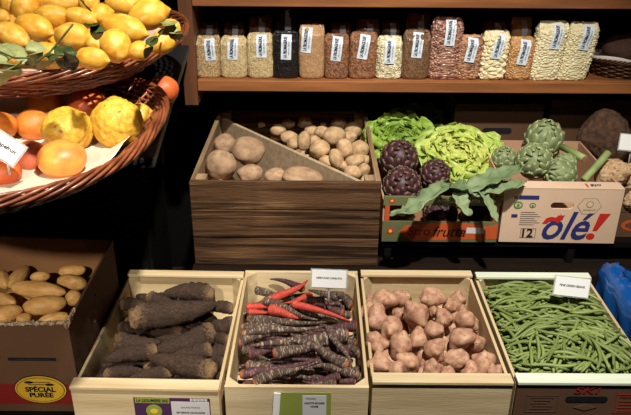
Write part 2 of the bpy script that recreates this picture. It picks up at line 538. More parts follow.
def liner(parent, rx, ry, n, z0, h, s0, s1, mat, name='paper_liner', seed=0):
    vs = []; fs = []
    A = 96; Q = 10
    for q in range(Q + 1):
        for i in range(A):
            a = 2 * PI * i / A
            t = q / Q
            s = t * s0 if t < .7 else s0 + (s1 - s0) * ((t - .7) / .3)
            p = superell(a, rx * s, ry * s, n)
            p.z = z0 + (0 if t < .7 else h * ((t - .7) / .3))
            p.z += 0.004 * noise.noise(Vector((p.x * 14, p.y * 14, seed))) * (1 if t < .95 else 2.5)
            vs.append(p)
    for q in range(Q):
        for i in range(A):
            j = (i + 1) % A
            fs.append((q * A + i, q * A + j, (q + 1) * A + j, (q + 1) * A + i))
    o = mesh_obj(name, vs, fs, mat, parent)
    s = o.modifiers.new('solid', 'SOLIDIFY'); s.thickness = .0006
    return o


lemon_basket = basket('wicker_basket', (-0.70, 1.60, 1.1565), 0.390, 0.388, 0.058, 0.78, 'reddish wicker basket heaped with lemons, above the grapefruit basket', n=2.5, rows=9, stakes=64)
citrus_basket = basket('wicker_basket', (-0.60, 1.195, 1.0825), 0.312, 0.345, 0.055, 0.72, 'lower reddish wicker basket holding grapefruit and knobbly yellow citrons', n=2.6, rows=8)
liner(citrus_basket, 0.312, 0.345, 2.6, 0.010, 0.022, 0.72, 0.84, m_liner)
liner(lemon_basket, 0.408, 0.385, 2.7, 0.012, 0.03, 0.72, 0.82, m_liner, seed=4)


# ------------------------------------------------------------------ fruit meshes
def nz(v, s, seed): return noise.noise(v * s + Vector((seed * 7.3, seed * 3.1, seed)))


def lemon_fn(seed):
    def f(n):
        r = 1 + .05 * nz(n, 1.5, seed) + .015 * nz(n, 5, seed)
        p = n * r
        rr = math.hypot(n.y, n.z)
        e = max(0, 1 - rr / .42)
        if n.x > 0: p.x += (.20 * (e ** 1.4)) + .02 * nz(n, 6, seed) * e
        else: p.x -= .08 * e
        return p
    return f


def potato_fn(seed, a1=.16, a2=.05):
    eyes = [Vector((random.gauss(0, 1), random.gauss(0, 1), random.gauss(0, 1))).normalized() for _ in range(7)]

    def f(n):
        r = 1 + a1 * nz(n, 1.1, seed) + a2 * nz(n, 3, seed)
        for e in eyes:
            d = (n - e).length
            if d < .25: r -= .035 * (1 - d / .25) ** 2
        return n * r
    return f


def cedro_fn(seed):
    def f(n):
        r = 1 + .07 * nz(n, 1.6, seed) + .075 * abs(nz(n, 4.2, seed)) + .03 * nz(n, 9, seed)
        r -= .06 * max(0, 1 - math.hypot(n.x, n.y) / .3) * (1 if n.z > 0 else 0)
        return n * r
    return f


def round_fn(seed):
    def f(n):
        r = 1 + .03 * nz(n, 1.2, seed)
        p = n * r; p.z *= .94
        e = max(0, 1 - math.hypot(n.x, n.y) / .16)
        p.z -= math.copysign(.04 * e * e, n.z)
        return p
    return f


def jeru_fn(seed):
    rnd = random.Random(seed)
    lobes = []
    for k in range(rnd.randint(6, 9)):
        d = Vector((rnd.gauss(0, 1), rnd.gauss(0, 1), rnd.gauss(0, 1))).normalized()
        lobes.append((d, rnd.uniform(.2, .42), rnd.uniform(8, 19)))

    def f(n):
        r = .84 + .08 * nz(n, 1.5, seed)
        for d, a, k in lobes: r += a * math.exp(k * (n.dot(d) - 1))
        r += .035 * nz(n, 5, seed) + .02 * abs(nz(n, 11, seed))
        return n * r
    return f


def celeriac_fn(seed):
    g = jeru_fn(seed + 50)

    def f(n):
        p = g(n)
        return n * (.55 * p.length + .45 + .07 * nz(n, 6, seed) + .06 * abs(nz(n, 12, seed)))
    return f


lemons_me = [lump_mesh('lemon', lemon_fn(i), m_lemon) for i in range(6)]


def long_item(name, me, a, c, wpx, z, z2=None, dw=1.0, flat=1.0, **kw):
    """a thing lying between two photograph pixels at height z; mesh is unit radius ellipsoid (x = long axis)"""
    pa = at(a[0], a[1], z=z); pc = at(c[0], c[1], z=z2 if z2 is not None else z)
    mid = (pa + pc) / 2
    L = (pc - pa).length
    t = dist_t((a[0] + c[0]) / 2, (a[1] + c[1]) / 2, (z + (z2 if z2 is not None else z)) / 2)
    if name == 'lemon':      # heaped lemons tip up towards the viewer rather than lie flat
        wpx *= 1.08
        dx = c[0] - a[0]; dy = c[1] - a[1]
        dv = rt * dx - up * dy
        dv = (dv.normalized() * .6 + (pc - pa).normalized() * .4)
        L = math.hypot(dx, dy) * t / F * 1.02
        pa = mid - dv; pc = mid + dv
    r = wpx * t / F / 2 * dw
    return place(name, me, mid, (max(L / 2, r * .8), r, r * flat), orient(pc - pa, random.uniform(0, 6.28) if flat == 1 else 0), **kw)


LEM = [((-6, 28), (31, 46), 25, ''), ((15, 21), (55, 34), 24, ''), ((35, 15), (70, 17), 21, ''), ((15, 18), (34, -2), 25, ''),
       ((36, 2), (79, 3), 20, ''), ((64, 13), (98, 23), 19, ''), ((55, 35), (92, 39), 26, ''), ((89, 18), (112, 12), 20, ''),
       ((105, 2), (144, 8), 20, ''), ((129, 19), (167, 10), 29, ''), ((101, 23), (149, 35), 26, ''), ((124, 62), (108, 32), 30, ''),
       ((151, 51), (174, 33), 22, ''), ((129, 55), (149, 47), 18, ''), ((76, 56), (109, 61), 21, ''), ((32, 49), (63, 56), 19, ''),
       ((80, -2), (98, 7), 20, ''), ((2, 10), (19, -2), 19, ''), ((163, 23), (181, 31), 14, ''), ((-6, 16), (10, 19), 15, ''),
       ((86, 42), (106, 47), 17, ''), ((0, 52), (26, 60), 20, '')]
its = []
for i, (a, c, wv, _) in enumerate(LEM):
    cy = (a[1] + c[1]) / 2
    z = 1.250 + .055 * max(0, (62 - cy)) / 62
    o = long_item('lemon', lemons_me[i % 6], a, c, wv, z, cat='lemon', group='lemons in the upper basket')
    if i == 11: o['label'] = 'lemon standing on end with its nipple upward, front right of basket'
    else: its.append(((a[0] + c[0]) / 2, cy, o))
row_labels(its, 'ripe yellow lemon', 'upper basket', 6)
for k in range(34):     # lemons under the visible ones
    a = random.uniform(0, 6.28); rr = math.sqrt(random.random())
    p = superell(a, .27 * rr, .26 * rr, 2.4) + Vector((-.70, 1.59, 1.21 + .03 * (k % 2)))
    place('lemon', lemons_me[k % 6], p, (.045, .032, .032), orient((math.cos(k * 2.4), math.sin(k * 2.4), .1)), label='lemon buried beneath the top lemons of the upper basket', cat='lemon', group='lemons lower in the upper basket')


def leaf(name, pts, width, mat, fold=.25, curl=0.0, wav=0.0, parent=None, upv=Vector((0, 0, 1)), solid=.0006, prof=None, nx=6, seed=0):
    """leaf along a list of world points"""
    P = [Vector(p) for p in pts]
    n = 18
    vs = []; fs = []

    def pt(t):
        x = t * (len(P) - 1); i = min(int(x), len(P) - 2); f = x - i
        p0 = P[max(i - 1, 0)]; p1 = P[i]; p2 = P[i + 1]; p3 = P[min(i + 2, len(P) - 1)]
        return 0.5 * ((2 * p1) + (p2 - p0) * f + (2 * p0 - 5 * p1 + 4 * p2 - p3) * f * f + (3 * p1 - p0 - 3 * p2 + p3) * f ** 3)
    for i in range(n + 1):
        t = i / n
        c = pt(t); tg = (pt(min(t + .02, 1)) - pt(max(t - .02, 0))).normalized()
        s = tg.cross(upv)
        s = s.normalized() if s.length > .05 else Vector((1, 0, 0))
        u = s.cross(tg).normalized()
        wd = width * (prof(t) if prof else max(.03, math.sin(PI * min(1, t * .92 + .04)) ** .8))
        for j in range(nx + 1):
            q = j / nx * 2 - 1
            lift = abs(q) * fold * wd + curl * q * q * wd + wav * noise.noise(Vector((t * 7 + seed, q * 2, seed))) * width
            vs.append(c + s * q * wd / 2 + u * lift * .5)
    for i in range(n):
        for j in range(nx):
            a = i * (nx + 1) + j
            fs.append((a, a + 1, a + nx + 2, a + nx + 1))
    o = mesh_obj(name, vs, fs, mat, parent)
    m = o.modifiers.new('solid', 'SOLIDIFY'); m.thickness = solid; m.offset = 0
    return o


def px3(l): return [at(x, y, z=z) for x, y, z in l]


def loc_origin(o):
    """move a mesh object's origin to its centre"""
    me = o.data
    c = sum((v.co for v in me.vertices), Vector()) / len(me.vertices)
    for v in me.vertices: v.co -= c
    o.location = c
    return o


def sprig(label, leaves, twigs, mat):
    sh = lambda L_: [(x, y, z - .046) for x, y, z in L_]
    leaves = [(sh(l[0]), l[1] * 1.15, l[2]) for l in leaves]; twigs = [sh(t_) for t_ in twigs]
    t0 = px3(twigs[0])[0] if twigs else px3(leaves[0][0])[0]
    r = empty('lemon_sprig', t0, label=label, cat='leaf sprig', group='leafy sprigs among the lemons')
    for pts, wd, sd in leaves:
        leaf('leaf', [p - t0 for p in px3(pts)], wd, mat, fold=.2, wav=.12, parent=r, seed=sd)
    for tw in twigs:
        MB().tube([p - t0 for p in px3(tw)], .0016, 6).build('twig', m_twig, r, smooth=True)
    return r


sprig('pale green lemon leaves drooping over the basket rim at far left',
      [([(2, 44, 1.335), (14, 52, 1.33), (28, 66, 1.31)], .030, 1), ([(-6, 46, 1.34), (4, 60, 1.33), (18, 76, 1.30)], .034, 2), ([(24, 60, 1.33), (12, 72, 1.31), (0, 86, 1.28)], .030, 3), ([(-8, 68, 1.33), (6, 72, 1.32), (20, 70, 1.31)], .028, 9)],
      [[(30, 58, 1.335), (14, 58, 1.335), (-4, 50, 1.34)]], m_leafpale)
sprig('dark green leafy lemon twig standing above the front lemons',
      [([(60, 46, 1.345), (66, 56, 1.335), (66, 70, 1.31)], .030, 4), ([(54, 54, 1.345), (48, 62, 1.335), (40, 70, 1.31)], .028, 5), ([(64, 52, 1.345), (71, 60, 1.33), (73, 71, 1.31)], .020, 6)],
      [[(73, 24, 1.39), (62, 38, 1.37), (50, 52, 1.35), (36, 62, 1.34)]], m_leaf)
sprig('pale leaf beside the front lemons left of the dark twig',
      [([(32, 42, 1.35), (36, 52, 1.34), (34, 66, 1.315)], .026, 7)], [], m_leafpale)
sprig('dark curled lemon leaves on right-hand lemon near the basket rim',
      [([(156, 38, 1.34), (151, 45, 1.34), (146, 58, 1.315)], .017, 7), ([(157, 36, 1.34), (150, 40, 1.345), (145, 47, 1.335)], .010, 8)],
      [[(163, 31, 1.34), (157, 38, 1.345)]], m_leaf)
sprig('withered pale leaves at the right end of the upper basket',
      [([(160, 28, 1.34), (168, 25, 1.345), (173, 21, 1.34)], .026, 10), ([(168, 26, 1.335), (174, 33, 1.33), (179, 40, 1.31)], .026, 11)],
      [], m_leafpale)
sprig('small dark curled leaves between the middle lemons',
      [([(85, 24, 1.375), (92, 26, 1.38), (99, 23, 1.375)], .012, 12), ([(95, 24, 1.375), (97, 32, 1.37), (97, 40, 1.35)], .018, 13)],
      [[(85, 24, 1.376), (96, 26, 1.378)]], m_leaf)
sprig('bare green lemon stalk across the back lemons',
      [([(80, 0, 1.40), (82, 1, 1.40), (84, 3, 1.40)], .004, 3)], [[(80, -2, 1.40), (85, 5, 1.39), (91, 11, 1.375)]], m_leaf)

cedros = [lump_mesh('citron', cedro_fn(i), m_cedro, ICO5) for i in range(2)]
rnds = {m: lump_mesh('citrus', round_fn(3), mm) for m, mm in (('g', m_grape), ('p', m_pink), ('o', m_orange), ('b', m_blood))}
for (px, py, rx, ry, z, me, nm, cat, lb) in [
    (67, 130, 26, 23, 1.125, cedros[0], 'citron', 'citron', 'knobbly yellow citron behind the grapefruit, left of the other citron'),
    (117, 123, 26, 27, 1.130, cedros[1], 'citron', 'citron', 'large warty yellow citron at the right of the lower basket'),
    (62, 159, 24, 20, 1.115, rnds['g'], 'grapefruit', 'grapefruit', 'smooth orange-yellow grapefruit at the front of the lower basket'),
    (31, 157, 18, 17, 1.105, rnds['p'], 'grapefruit', 'grapefruit', 'pink grapefruit between the price card and the orange-yellow grapefruit'),
    (5, 173, 16, 16, 1.105, rnds['b'], 'orange', 'orange', 'reddish orange at front left of lower basket, below price card'),
    (34, 125, 18, 17, 1.115, rnds['o'], 'orange', 'orange', 'shaded orange left of the knobbly citron in the lower basket'),
    (0, 126, 17, 15, 1.125, rnds['o'], 'orange', 'orange', 'bright orange behind the price card in the lower basket'),
    (88, 107, 21, 19, 1.105, rnds['b'], 'orange', 'orange', 'dim orange in the shade behind and between the two citrons'),
    (140, 117, 14, 14, 1.110, lemons_me[0], 'lemon', 'lemon', 'yellow lemon tucked behind the right-hand citron'),
    (45, 104, 18, 16, 1.10, rnds['o'], 'orange', 'orange', 'dark shaded orange at the back left of the lower basket')]:
    t = dist_t(px, py, z)
    r = (rx + ry) / 2 * t / F
    o = place(nm, me, at(px, py, z=z), (rx * t / F, rx * t / F, ry * t / F) if me not in cedros else (rx * t / F * .95, rx * t / F * .95, ry * t / F * .95), Euler((random.uniform(-.5, .5), random.uniform(-.3, .3), random.uniform(0, 6))).to_quaternion() if me is not rnds['g'] else None,
              label=lb, cat=cat)


# ------------------------------------------------------------------ price cards
def price_card(label, c, wd, ht, rz, tilt, text, tz=0.3, stem=0.05, rolly=0.0, twist=0.0):
    """a white card in a clear holder; c = centre of card in the world"""
    r = empty('price_card', (c.x, c.y, c.z - ht / 2 - stem), rz, label=label, cat='price card')
    top = stem + ht / 2
    rot = Matrix.Rotation(rolly, 3, 'Y') @ Matrix.Rotation(-tilt, 3, 'X')
    mb = MB().box((-wd / 2, -.0006, -ht / 2), (wd / 2, .0006, ht / 2))
    mb.v = [rot @ v + Vector((0, 0, top)) for v in mb.v]
    mb.build('card', m_cardwhite, r)
    mb = MB().box((-wd / 2 - .003, .0008, -ht / 2 - .003), (wd / 2 + .003, .0018, ht / 2 + .003))
    mb.v = [rot @ v + Vector((0, 0, top)) for v in mb.v]
    mb.build('holder', m_clear, r)
    if text:
        vs, fs = text_mesh(text, .01, weight=.0003)
        xs = [v.x for v in vs]; s = wd * .74 / (max(xs) - min(xs))
        vs = [rot @ Vector((v.x * s, -.0009, v.y * s + ht * .05)) + Vector((0, 0, top)) for v in vs]
        mesh_obj('lettering', vs, fs, m_ink, r, smooth=False)
    MB().tube([(0, .002, 0), (0, .002, stem)], .0022, 6).build('stem', m_clear, r, smooth=True)
    mb = MB().box((-.008, -.002, stem - .006), (.008, .006, stem + .004)); mb.build('clip', m_clear, r)
    return r


price_card('white price card reading Grapefruit leaning in the lower basket', at(4, 147, z=1.165), .052, .034, 0, R(30), 'Grapefruit', stem=.03, rolly=R(38))


# ------------------------------------------------------------------ wooden crates in the front row
def crate(label, x0, x1, y0, y1, h, batten, zb=0.475, name='wooden_crate', rz=0, card_front=False, m=m_poplar, my=m_poplar_y):
    w = x1 - x0; d = y1 - y0
    r = empty(name, ((x0 + x1) / 2, (y0 + y1) / 2, zb), rz, label=label, cat='crate')
    X = w / 2; Y = d / 2
    MB().box((-X + .006, -Y + .006, 0.0), (X - .006, Y - .006, .005)).build('bottom', m, r)
    MB().box((-X + .0005, -Y, 0.002), (X - .0005, -Y + .009, h)).build('front_panel', m_card if card_front else m, r, bevel=.001)
    MB().box((-X + .0005, Y - .009, 0.002), (X - .0005, Y, h)).build('back_panel', m, r, bevel=.001)
    for s in (-1, 1):
        MB().box((min(s * X, s * (X - .007)), -Y + .0095, 0.004), (max(s * X, s * (X - .007)), Y - .0095, h - .006)).build('side_panel', my, r, bevel=.001)
        for e in (-1, 1):
            cx = s * (X - .0075); cy = e * (Y - .0095)
            pts = [(cx, cy), (cx - s * .024, cy), (cx, cy - e * .024)]
            if s * e < 0: pts = pts[::-1]
            MB().prism(pts, .0055, h - .002 if not batten else h - .001).build('corner_post', m, r)
    if batten:
        MB().box((-X, -Y - .004, h), (X, -Y + .028, h + .008)).build('batten', m_mint if card_front else m, r, bevel=.0015)
        MB().box((-X, Y - .024, h), (X, Y + .002, h + .008)).build('batten', m_mint if card_front else m, r, bevel=.0015)
    return r, X, Y


c1, X1, Y1 = crate('pale wooden crate full of long brown beetroots, far left of row', -0.503, -0.193, 1.145, 1.615, .107, True, rz=R(-1.0))
c2, X2, Y2 = crate('pale wooden crate of purple and red carrots, beside the beetroot crate', -0.187, 0.114, 1.148, 1.62, .115, False)
c3, X3, Y3 = crate('pale wooden crate full of pink knobbly tubers, between carrots and beans', 0.122, 0.419, 1.170, 1.625, .107, True)
c4, X4, Y4 = crate('pale wooden crate with printed cardboard front, heaped with green beans', 0.428, 0.732, 1.172, 1.618, .107, True, card_front=True)

# labels on crates
def sticker(parent, x0, x1, z0, z1, y, mat, name='sticker'):
    return MB().box((x0, y - .0006, z0), (x1, y, z1)).build(name, mat, parent)


m_purple = M('purple_print', (74, 42, 78), rough=.5, vary=0)
m_lime = M('lime_print', (142, 152, 70), rough=.5, vary=0)
m_pale = M('label_paper', (206, 204, 206), rough=.5, vary=0)
m_yellow = M('yellow_print', (226, 190, 56), rough=.5, vary=0)
LX = lambda px, c, y: at(px, 400, y=y).x - c.location.x
yF = -Y1 - .0002
s1 = sticker(c1, -.025, .135, .028, .088, yF, m_purple)
sticker(s1, -.022, .05, .074, .087, yF - .0007, m_lime, 'print_band')
sticker(s1, .053, .133, .030, .079, yF - .0007, m_pale, 'print_panel')
lettering('LA LEGUMIERE SAS', .01, m_ink, s1, (.014, yF - .0016, .0805), width=.066, squash=1.1, weight=.0003)
lettering('BETTERAVE CRAPAUDINE', .006, m_ink, s1, (.093, yF - .0016, .050), width=.06, squash=1.0, weight=.0002)
lettering('LEGUMES FRANCE', .006, m_ink, s1, (.093, yF - .0016, .064), width=.04, squash=1.0)
el = MB(); el.prism([(.016 + .017 * math.cos(2 * PI * k / 24), .053 + .017 * math.sin(2 * PI * k / 24)) for k in range(24)], 0, .0006)
el.v = [Vector((v.x, yF - .0012 - v.z + .0, v.y)) for v in el.v]; el.build('emblem', m_lime, s1)
el = MB(); el.prism([(.016 + .008 * math.cos(2 * PI * k / 24), .053 + .006 * math.sin(2 * PI * k / 24)) for k in range(24)], 0, .0006)
el.v = [Vector((v.x, yF - .0020 - v.z + .0, v.y)) for v in el.v]; el.build('emblem', m_yellow, s1)
for k in range(14):
    sticker(s1, .094 + k * .0026, .0952 + k * .0026 + (.0006 if k % 3 == 0 else 0), .081, .087, yF - .0007, m_cardwhite, 'bar_mark')

yF = -Y2 - .0002
s2 = sticker(c2, -.037, .072, .028, .101, yF, m_lime)
sticker(s2, .012, .062, .030, .094, yF - .0007, m_pale, 'print_panel')
lettering('CAROTTE POURPRE', .006, m_ink, s2, (.037, yF - .0016, .074), width=.042, squash=1.1, weight=.0002)
lettering('NOIRE', .006, m_ink, s2, (.037, yF - .0016, .065), width=.016, squash=1.1, weight=.0002)
lettering('FRANCE', .006, m_ink, s2, (.03, yF - .0016, .086), width=.02, squash=1.0)
MB().box((-.05, yF - .004, .02), (-.036, yF - .002, .102), rot=Matrix.Rotation(R(4), 3, 'Y')).build('paper_tag', m_cardwhite, c2)

yF = -Y4 - .0002
lettering('SKI', .03, m_inkdred, c4, (-.005, yF - .0012, .092), width=.058, squash=.82, shear=.25, weight=.0006)
hole = MB()
def rrect(cx, cz, w, h, r, n=6):
    pts = []
    for (sx, sz, a0) in ((1, 1, 0), (-1, 1, 90), (-1, -1, 180), (1, -1, 270)):
        for k in range(n + 1):
            a = R(a0 + 90 * k / n)
            pts.append((cx + sx * (w / 2 - r) + r * math.cos(a), cz + sz * (h / 2 - r) + r * math.sin(a)))
    return pts


def plate(pts, y0, y1, name, mat, parent):
    mb = MB(); mb.prism(pts, 0, y1 - y0)
    mb.v = [Vector((v.x, y1 - v.z, v.y)) for v in mb.v]
    o = mb.build(name, mat, parent)
    return o


plate(rrect(.0, .068, .09, .016, .008), yF - .0008, yF, 'hand_hole', m_ink, c4)


def frame(x0, x1, z0, z1, y, t, mat, parent, name='printed_frame'):
    mb = MB()
    for lo, hi in (((x0, y - .0006, z0), (x1, y, z0 + t)), ((x0, y - .0006, z1 - t), (x1, y, z1)), ((x0, y - .0006, z0), (x0 + t, y, z1)), ((x1 - t, y - .0006, z0), (x1, y, z1))):
        mb.box(lo, hi)
    return mb.build(name, mat, parent)


frame(-.128, -.060, .032, .078, yF, .0012, m_inkbrown, c4)
for k in range(5):
    sticker(c4, -.118 + .006 * (k % 2), -.070 - .006 * (k % 3), .0700 - k * .0075, .0730 - k * .0075, yF, m_inkbrown, 'print_line')
frame(.062, .148, .03, .082, yF, .0015, m_inkdred, c4)
lettering('PRODUCT OF', .008, m_inkdred, c4, (.105, yF - .0012, .076), width=.07, squash=1.0, weight=.0003)
for k in range(4):
    sticker(c4, .07, .105 + .02 * (k % 2), .062 - k * .009, .064 - k * .009, yF, m_inkdred, 'print_line')
d4 = plate([(-.027, .046), (0, .036), (.027, .046), (0, .056)], yF - .0006, yF, 'emblem', m_inkbrown, c4)
plate([(-.023, .046), (0, .0375), (.023, .046), (0, .0545)], yF - .0012, yF - .0007, 'emblem', m_card, c4)


# ------------------------------------------------------------------ generic roots
def root_mesh(name, mat, r_fn, bend, seed, rings=30, sides=14, rn=.05, crown=0):
    rnd = random.Random(seed)
    vs = []; fs = []
    b1, b2 = bend
    for i in range(rings + 1):
        t = i / rings
        cx = t
        cy = b1 * math.sin(PI * t) + b2 * math.sin(2 * PI * t)
        cz = .3 * b2 * math.sin(PI * t)
        r = r_fn(t)
        for k in range(sides):
            a = 2 * PI * k / sides
            n = Vector((t * 9, math.cos(a), math.sin(a)))
            rr = r * (1 + rn * noise.noise(n * 1.3 + Vector((seed, 0, 0))) * 2 + rn * .8 * noise.noise(Vector((t * 40, seed, math.cos(a) * .6)))
                      + (crown * max(0, 1 - t / .25) * noise.noise(Vector((t * 30, math.cos(a) * 3, math.sin(a) * 3 + seed)))) + crown * .18 * noise.noise(Vector((t * 26, math.cos(a) * 3, math.sin(a) * 3))))
            vs.append(Vector((cx, cy + rr * math.cos(a), cz + rr * math.sin(a))))
    for i in range(rings):
        for k in range(sides):
            l = (k + 1) % sides
            fs.append((i * sides + k, (i + 1) * sides + k, (i + 1) * sides + l, i * sides + l))
    fs.append(tuple(range(sides)))
    fs.append(tuple(rings * sides + sides - 1 - k for k in range(sides)))
    me = bpy.data.meshes.new(name); me.from_pydata([tuple(v) for v in vs], [], fs); me.materials.append(mat)
    me.shade_smooth(); me.update()
    return me


def place_root(name, me, a, c, wpx, z, z2=None, **kw):
    """crown at pixel a, tip at pixel c; mesh radius is 1 unit at its widest, length 1 along x"""
    z2 = z if z2 is None else z2
    pa = at(a[0], a[1], z=z); pc = at(c[0], c[1], z=z2)
    t = dist_t((a[0] + c[0]) / 2, (a[1] + c[1]) / 2, z)
    r = wpx * t / F / 2
    L = (pc - pa).length
    return place(name, me, pa, (L, r, r), orient(pc - pa, random.choice((0, 0, PI)) + random.uniform(-.3, .3)), **kw)


def beet_r(t):
    if t < .05: return .62 + t * 4
    if t < .3: return .82 + .18 * math.sin((t - .05) / .25 * PI / 2)
    return max(.16, 1 - ((t - .3) / .72) ** 1.9 * .72) * (1 if t < .97 else .7)


def carrot_r(t):
    if t < .04: return .55 + .4 * (t / .04)
    return max(.1, .98 * (1 - ((t - .04) / .97) ** 1.25 * .85)) * (1 if t < .98 else .6)


beets = [root_mesh('beetroot', m_beet, beet_r, ((i - 2) * .22, .10 * (i % 2)), i + 1, rn=.09, crown=.45, rings=40, sides=22) for i in range(5)]
B = [((214, 295), (163, 294), 19, .566), ((129, 319), (216, 304), 26, .585), ((149, 297), (180, 310), 15, .57), ((121, 304), (150, 309), 14, .56),
     ((213, 331), (157, 350), 25, .578), ((116, 340), (160, 343), 20, .565), ((157, 350), (101, 361), 17, .575), ((215, 372), (150, 358), 24, .578),
     ((211, 349), (166, 360), 19, .562), ((233, 309), (205, 308), 13, .565), ((234, 322), (203, 328), 17, .558), ((230, 340), (206, 339), 13, .545),
     ((230, 352), (203, 356), 18, .55), ((227, 365), (200, 366), 17, .548), ((104, 375), (146, 372), 13, .56), ((172, 372), (128, 380), 14, .562),
     ((119, 327), (145, 330), 13, .55), ((232, 375), (212, 378), 12, .55)]
its = []
for i, (a, c, wv, z) in enumerate(B):
    o = place_root('beetroot', beets[i % 5], a, c, wv, z, cat='beetroot', group='long beetroots in the left crate')
    its.append(((a[0] + c[0]) / 2, (a[1] + c[1]) / 2, o))
its[1][2]['label'] = 'largest rough brown beetroot, lying across the top of its crate'
big = its.pop(1)
row_labels(its, 'rough brown long beetroot', 'its crate', 5)
for k in range(40):
    x = -.35 + random.uniform(-.10, .09); y = 1.19 + .36 * random.random()
    a = random.uniform(-.5, .5) + (PI if k % 2 else 0)
    place('beetroot', beets[k % 5], (x - .05 * math.cos(a), y - .05 * math.sin(a), .503 + .016 * (k % 3)), (.11, .02, .02), orient((math.cos(a), math.sin(a), 0)), label='brown beetroot lying under the top layer of its crate', cat='beetroot', group='beetroots lower in the left crate')

cb = [root_mesh('carrot', m_cblack, carrot_r, (b1, b2), i + 11, rn=.05, rings=44) for i, (b1, b2) in enumerate(((.3, .2), (-.8, .3), (.9, -.4), (0, .5), (-1.4, 0)))]
cp = [root_mesh('carrot', m_cpurple, carrot_r, (b1, b2), i + 31, rn=.05, rings=44) for i, (b1, b2) in enumerate(((.2, .2), (-.7, .3), (.6, -.4)))]
cr = [root_mesh('carrot', m_cred, carrot_r, (b1, b2), i + 51, rn=.04, rings=44) for i, (b1, b2) in enumerate(((.4, 0), (-.6, .3), (.3, -.3)))]
KB = [
    ('p', (304, 289), (270, 279), 8, .585), ('b', (255, 290), (293, 296), 8, .572), ('b', (274, 295), (249, 305), 8, .580),
    ('r', (268, 302), (308, 280), 9, .600), ('r', (312, 295), (284, 303), 7, .590), ('r', (246, 307), (288, 307), 7, .592), ('r', (248, 312), (272, 312), 6, .583),
    ('r', (269, 309), (305, 318), 11, .595), ('b', (263, 301), (318, 320), 8, .604), ('r', (292, 304), (350, 321), 8, .598),
    ('p', (325, 302), (288, 303), 11, .582), ('b', (351, 306), (322, 293), 10, .572), ('p', (343, 313), (318, 305), 9, .573), ('b', (340, 297), (308, 290), 9, .565),
    ('b', (247, 319), (327, 322), 9, .592), ('b', (241, 327), (327, 325), 8, .588), ('p', (357, 326), (318, 325), 11, .580),
    ('b', (242, 334), (325, 326), 9, .588), ('b', (239, 343), (288, 334), 10, .578), ('b', (348, 334), (250, 346), 15, .590),
    ('p', (249, 354), (280, 350), 10, .572), ('b', (273, 354), (328, 342), 12, .585), ('b', (348, 366), (285, 341), 12, .596),
    ('b', (329, 328), (352, 366), 8, .604), ('b', (246, 366), (318, 362), 12, .582), ('p', (329, 362), (292, 359), 8, .573),
    ('p', (240, 375), (317, 360), 10, .586), ('b', (253, 384), (307, 366), 12, .594), ('b', (359, 375), (308, 368), 10, .584),
    ('p', (340, 377), (302, 381), 9, .583), ('b', (336, 383), (288, 385), 8, .586), ('p', (243, 385), (282, 384), 7, .580), ('p', (356, 382), (330, 378), 8, .572),
    ('p', (334, 342), (346, 357), 11, .573), ('b', (356, 344), (338, 338), 9, .566), ('p', (250, 333), (290, 340), 9, .565), ('b', (360, 356), (335, 350), 9, .56),
    ('b', (262, 320), (310, 330), 9, .568), ('p', (318, 352), (350, 345), 8, .568), ('b', (262, 366), (318, 378), 9, .566), ('b', (300, 312), (340, 322), 8, .57), ('b', (243, 350), (270, 360), 9, .565)]
its = []
cnt = {'b': 0, 'p': 0, 'r': 0}
for kind, a, c, wv, z in KB:
    me = {'b': cb, 'p': cp, 'r': cr}[kind]; cnt[kind] += 1
    me = me[cnt[kind] % len(me)]
    o = place_root('carrot', me, a, c, wv * 1.12, z - .008, cat='carrot', group='heritage carrots in the second crate')
    its.append(((a[0] + c[0]) / 2, (a[1] + c[1]) / 2, o, {'b': 'black carrot', 'p': 'dark purple carrot', 'r': 'bright red carrot'}[kind]))
row_labels(its, '', 'the carrot crate', 6)
for k in range(70):
    x = -.036 + random.uniform(-.09, .09); y = 1.185 + .40 * random.random()
    a = random.uniform(-.35, .35) + (PI if k % 2 else 0)
    lay = k % 3
    me = (cb + cp)[k % 8]
    place('carrot', me, (x - .075 * math.cos(a), y - .06 * math.sin(a), .492 + .024 * lay), (.15 - .02 * lay, .0115, .0115), orient((math.cos(a), math.sin(a), 0)), label='dark carrot lying under the top layer of the carrot crate', cat='carrot', group='carrots lower in the second crate')

jer = [lump_mesh('jerusalem_artichoke', jeru_fn(i + 3), m_jeru, ICO4) for i in range(8)]
J = [(383, 299, 12.5), (404, 299, 9), (416, 314, 15), (432, 297, 12), (449, 306, 7.5), (434, 311, 6), (445, 319, 10), (465, 321, 12.5), (370, 309, 9.5),
     (377, 321, 12), (392, 328, 12.5), (401, 345, 13), (419, 339, 11), (433, 331, 11), (375, 344, 11.5), (434, 350, 12), (460, 339, 13), (476, 344, 9.5),
     (457, 361, 10.5), (381, 364, 12), (409, 364, 12.5), (483, 365, 13), (433, 370, 10), (396, 371, 9), (494, 373, 8), (470, 374, 9), (399, 313, 6), (449, 373, 7)]
its = []
for i, (px, py, r) in enumerate(J):
    z = .560 + (.022 if i in (2, 7, 10, 11, 13, 16, 15, 0, 3) else 0) + (.008 if py > 350 else 0)
    t = dist_t(px, py, z); rr = r * t / F * 1.0
    o = place('jerusalem_artichoke', jer[i % 8], at(px, py, z=z), (rr * random.uniform(.95, 1.12), rr, rr * .98), randq(), cat='jerusalem artichoke', group='pink tubers in the third crate')
    its.append((px, py, o))
row_labels(its, 'knobbly pink tuber', 'its crate', 5)
for k in range(95):
    x = .27 + random.uniform(-.115, .115); y = 1.21 + .37 * random.random()
    place('jerusalem_artichoke', jer[k % 8], (x, y, .503 + .017 * (k % 3)), .023, randq(), label='pink knobbly tuber lying under the top layer of its crate', cat='jerusalem artichoke', group='pink tubers lower in the third crate')


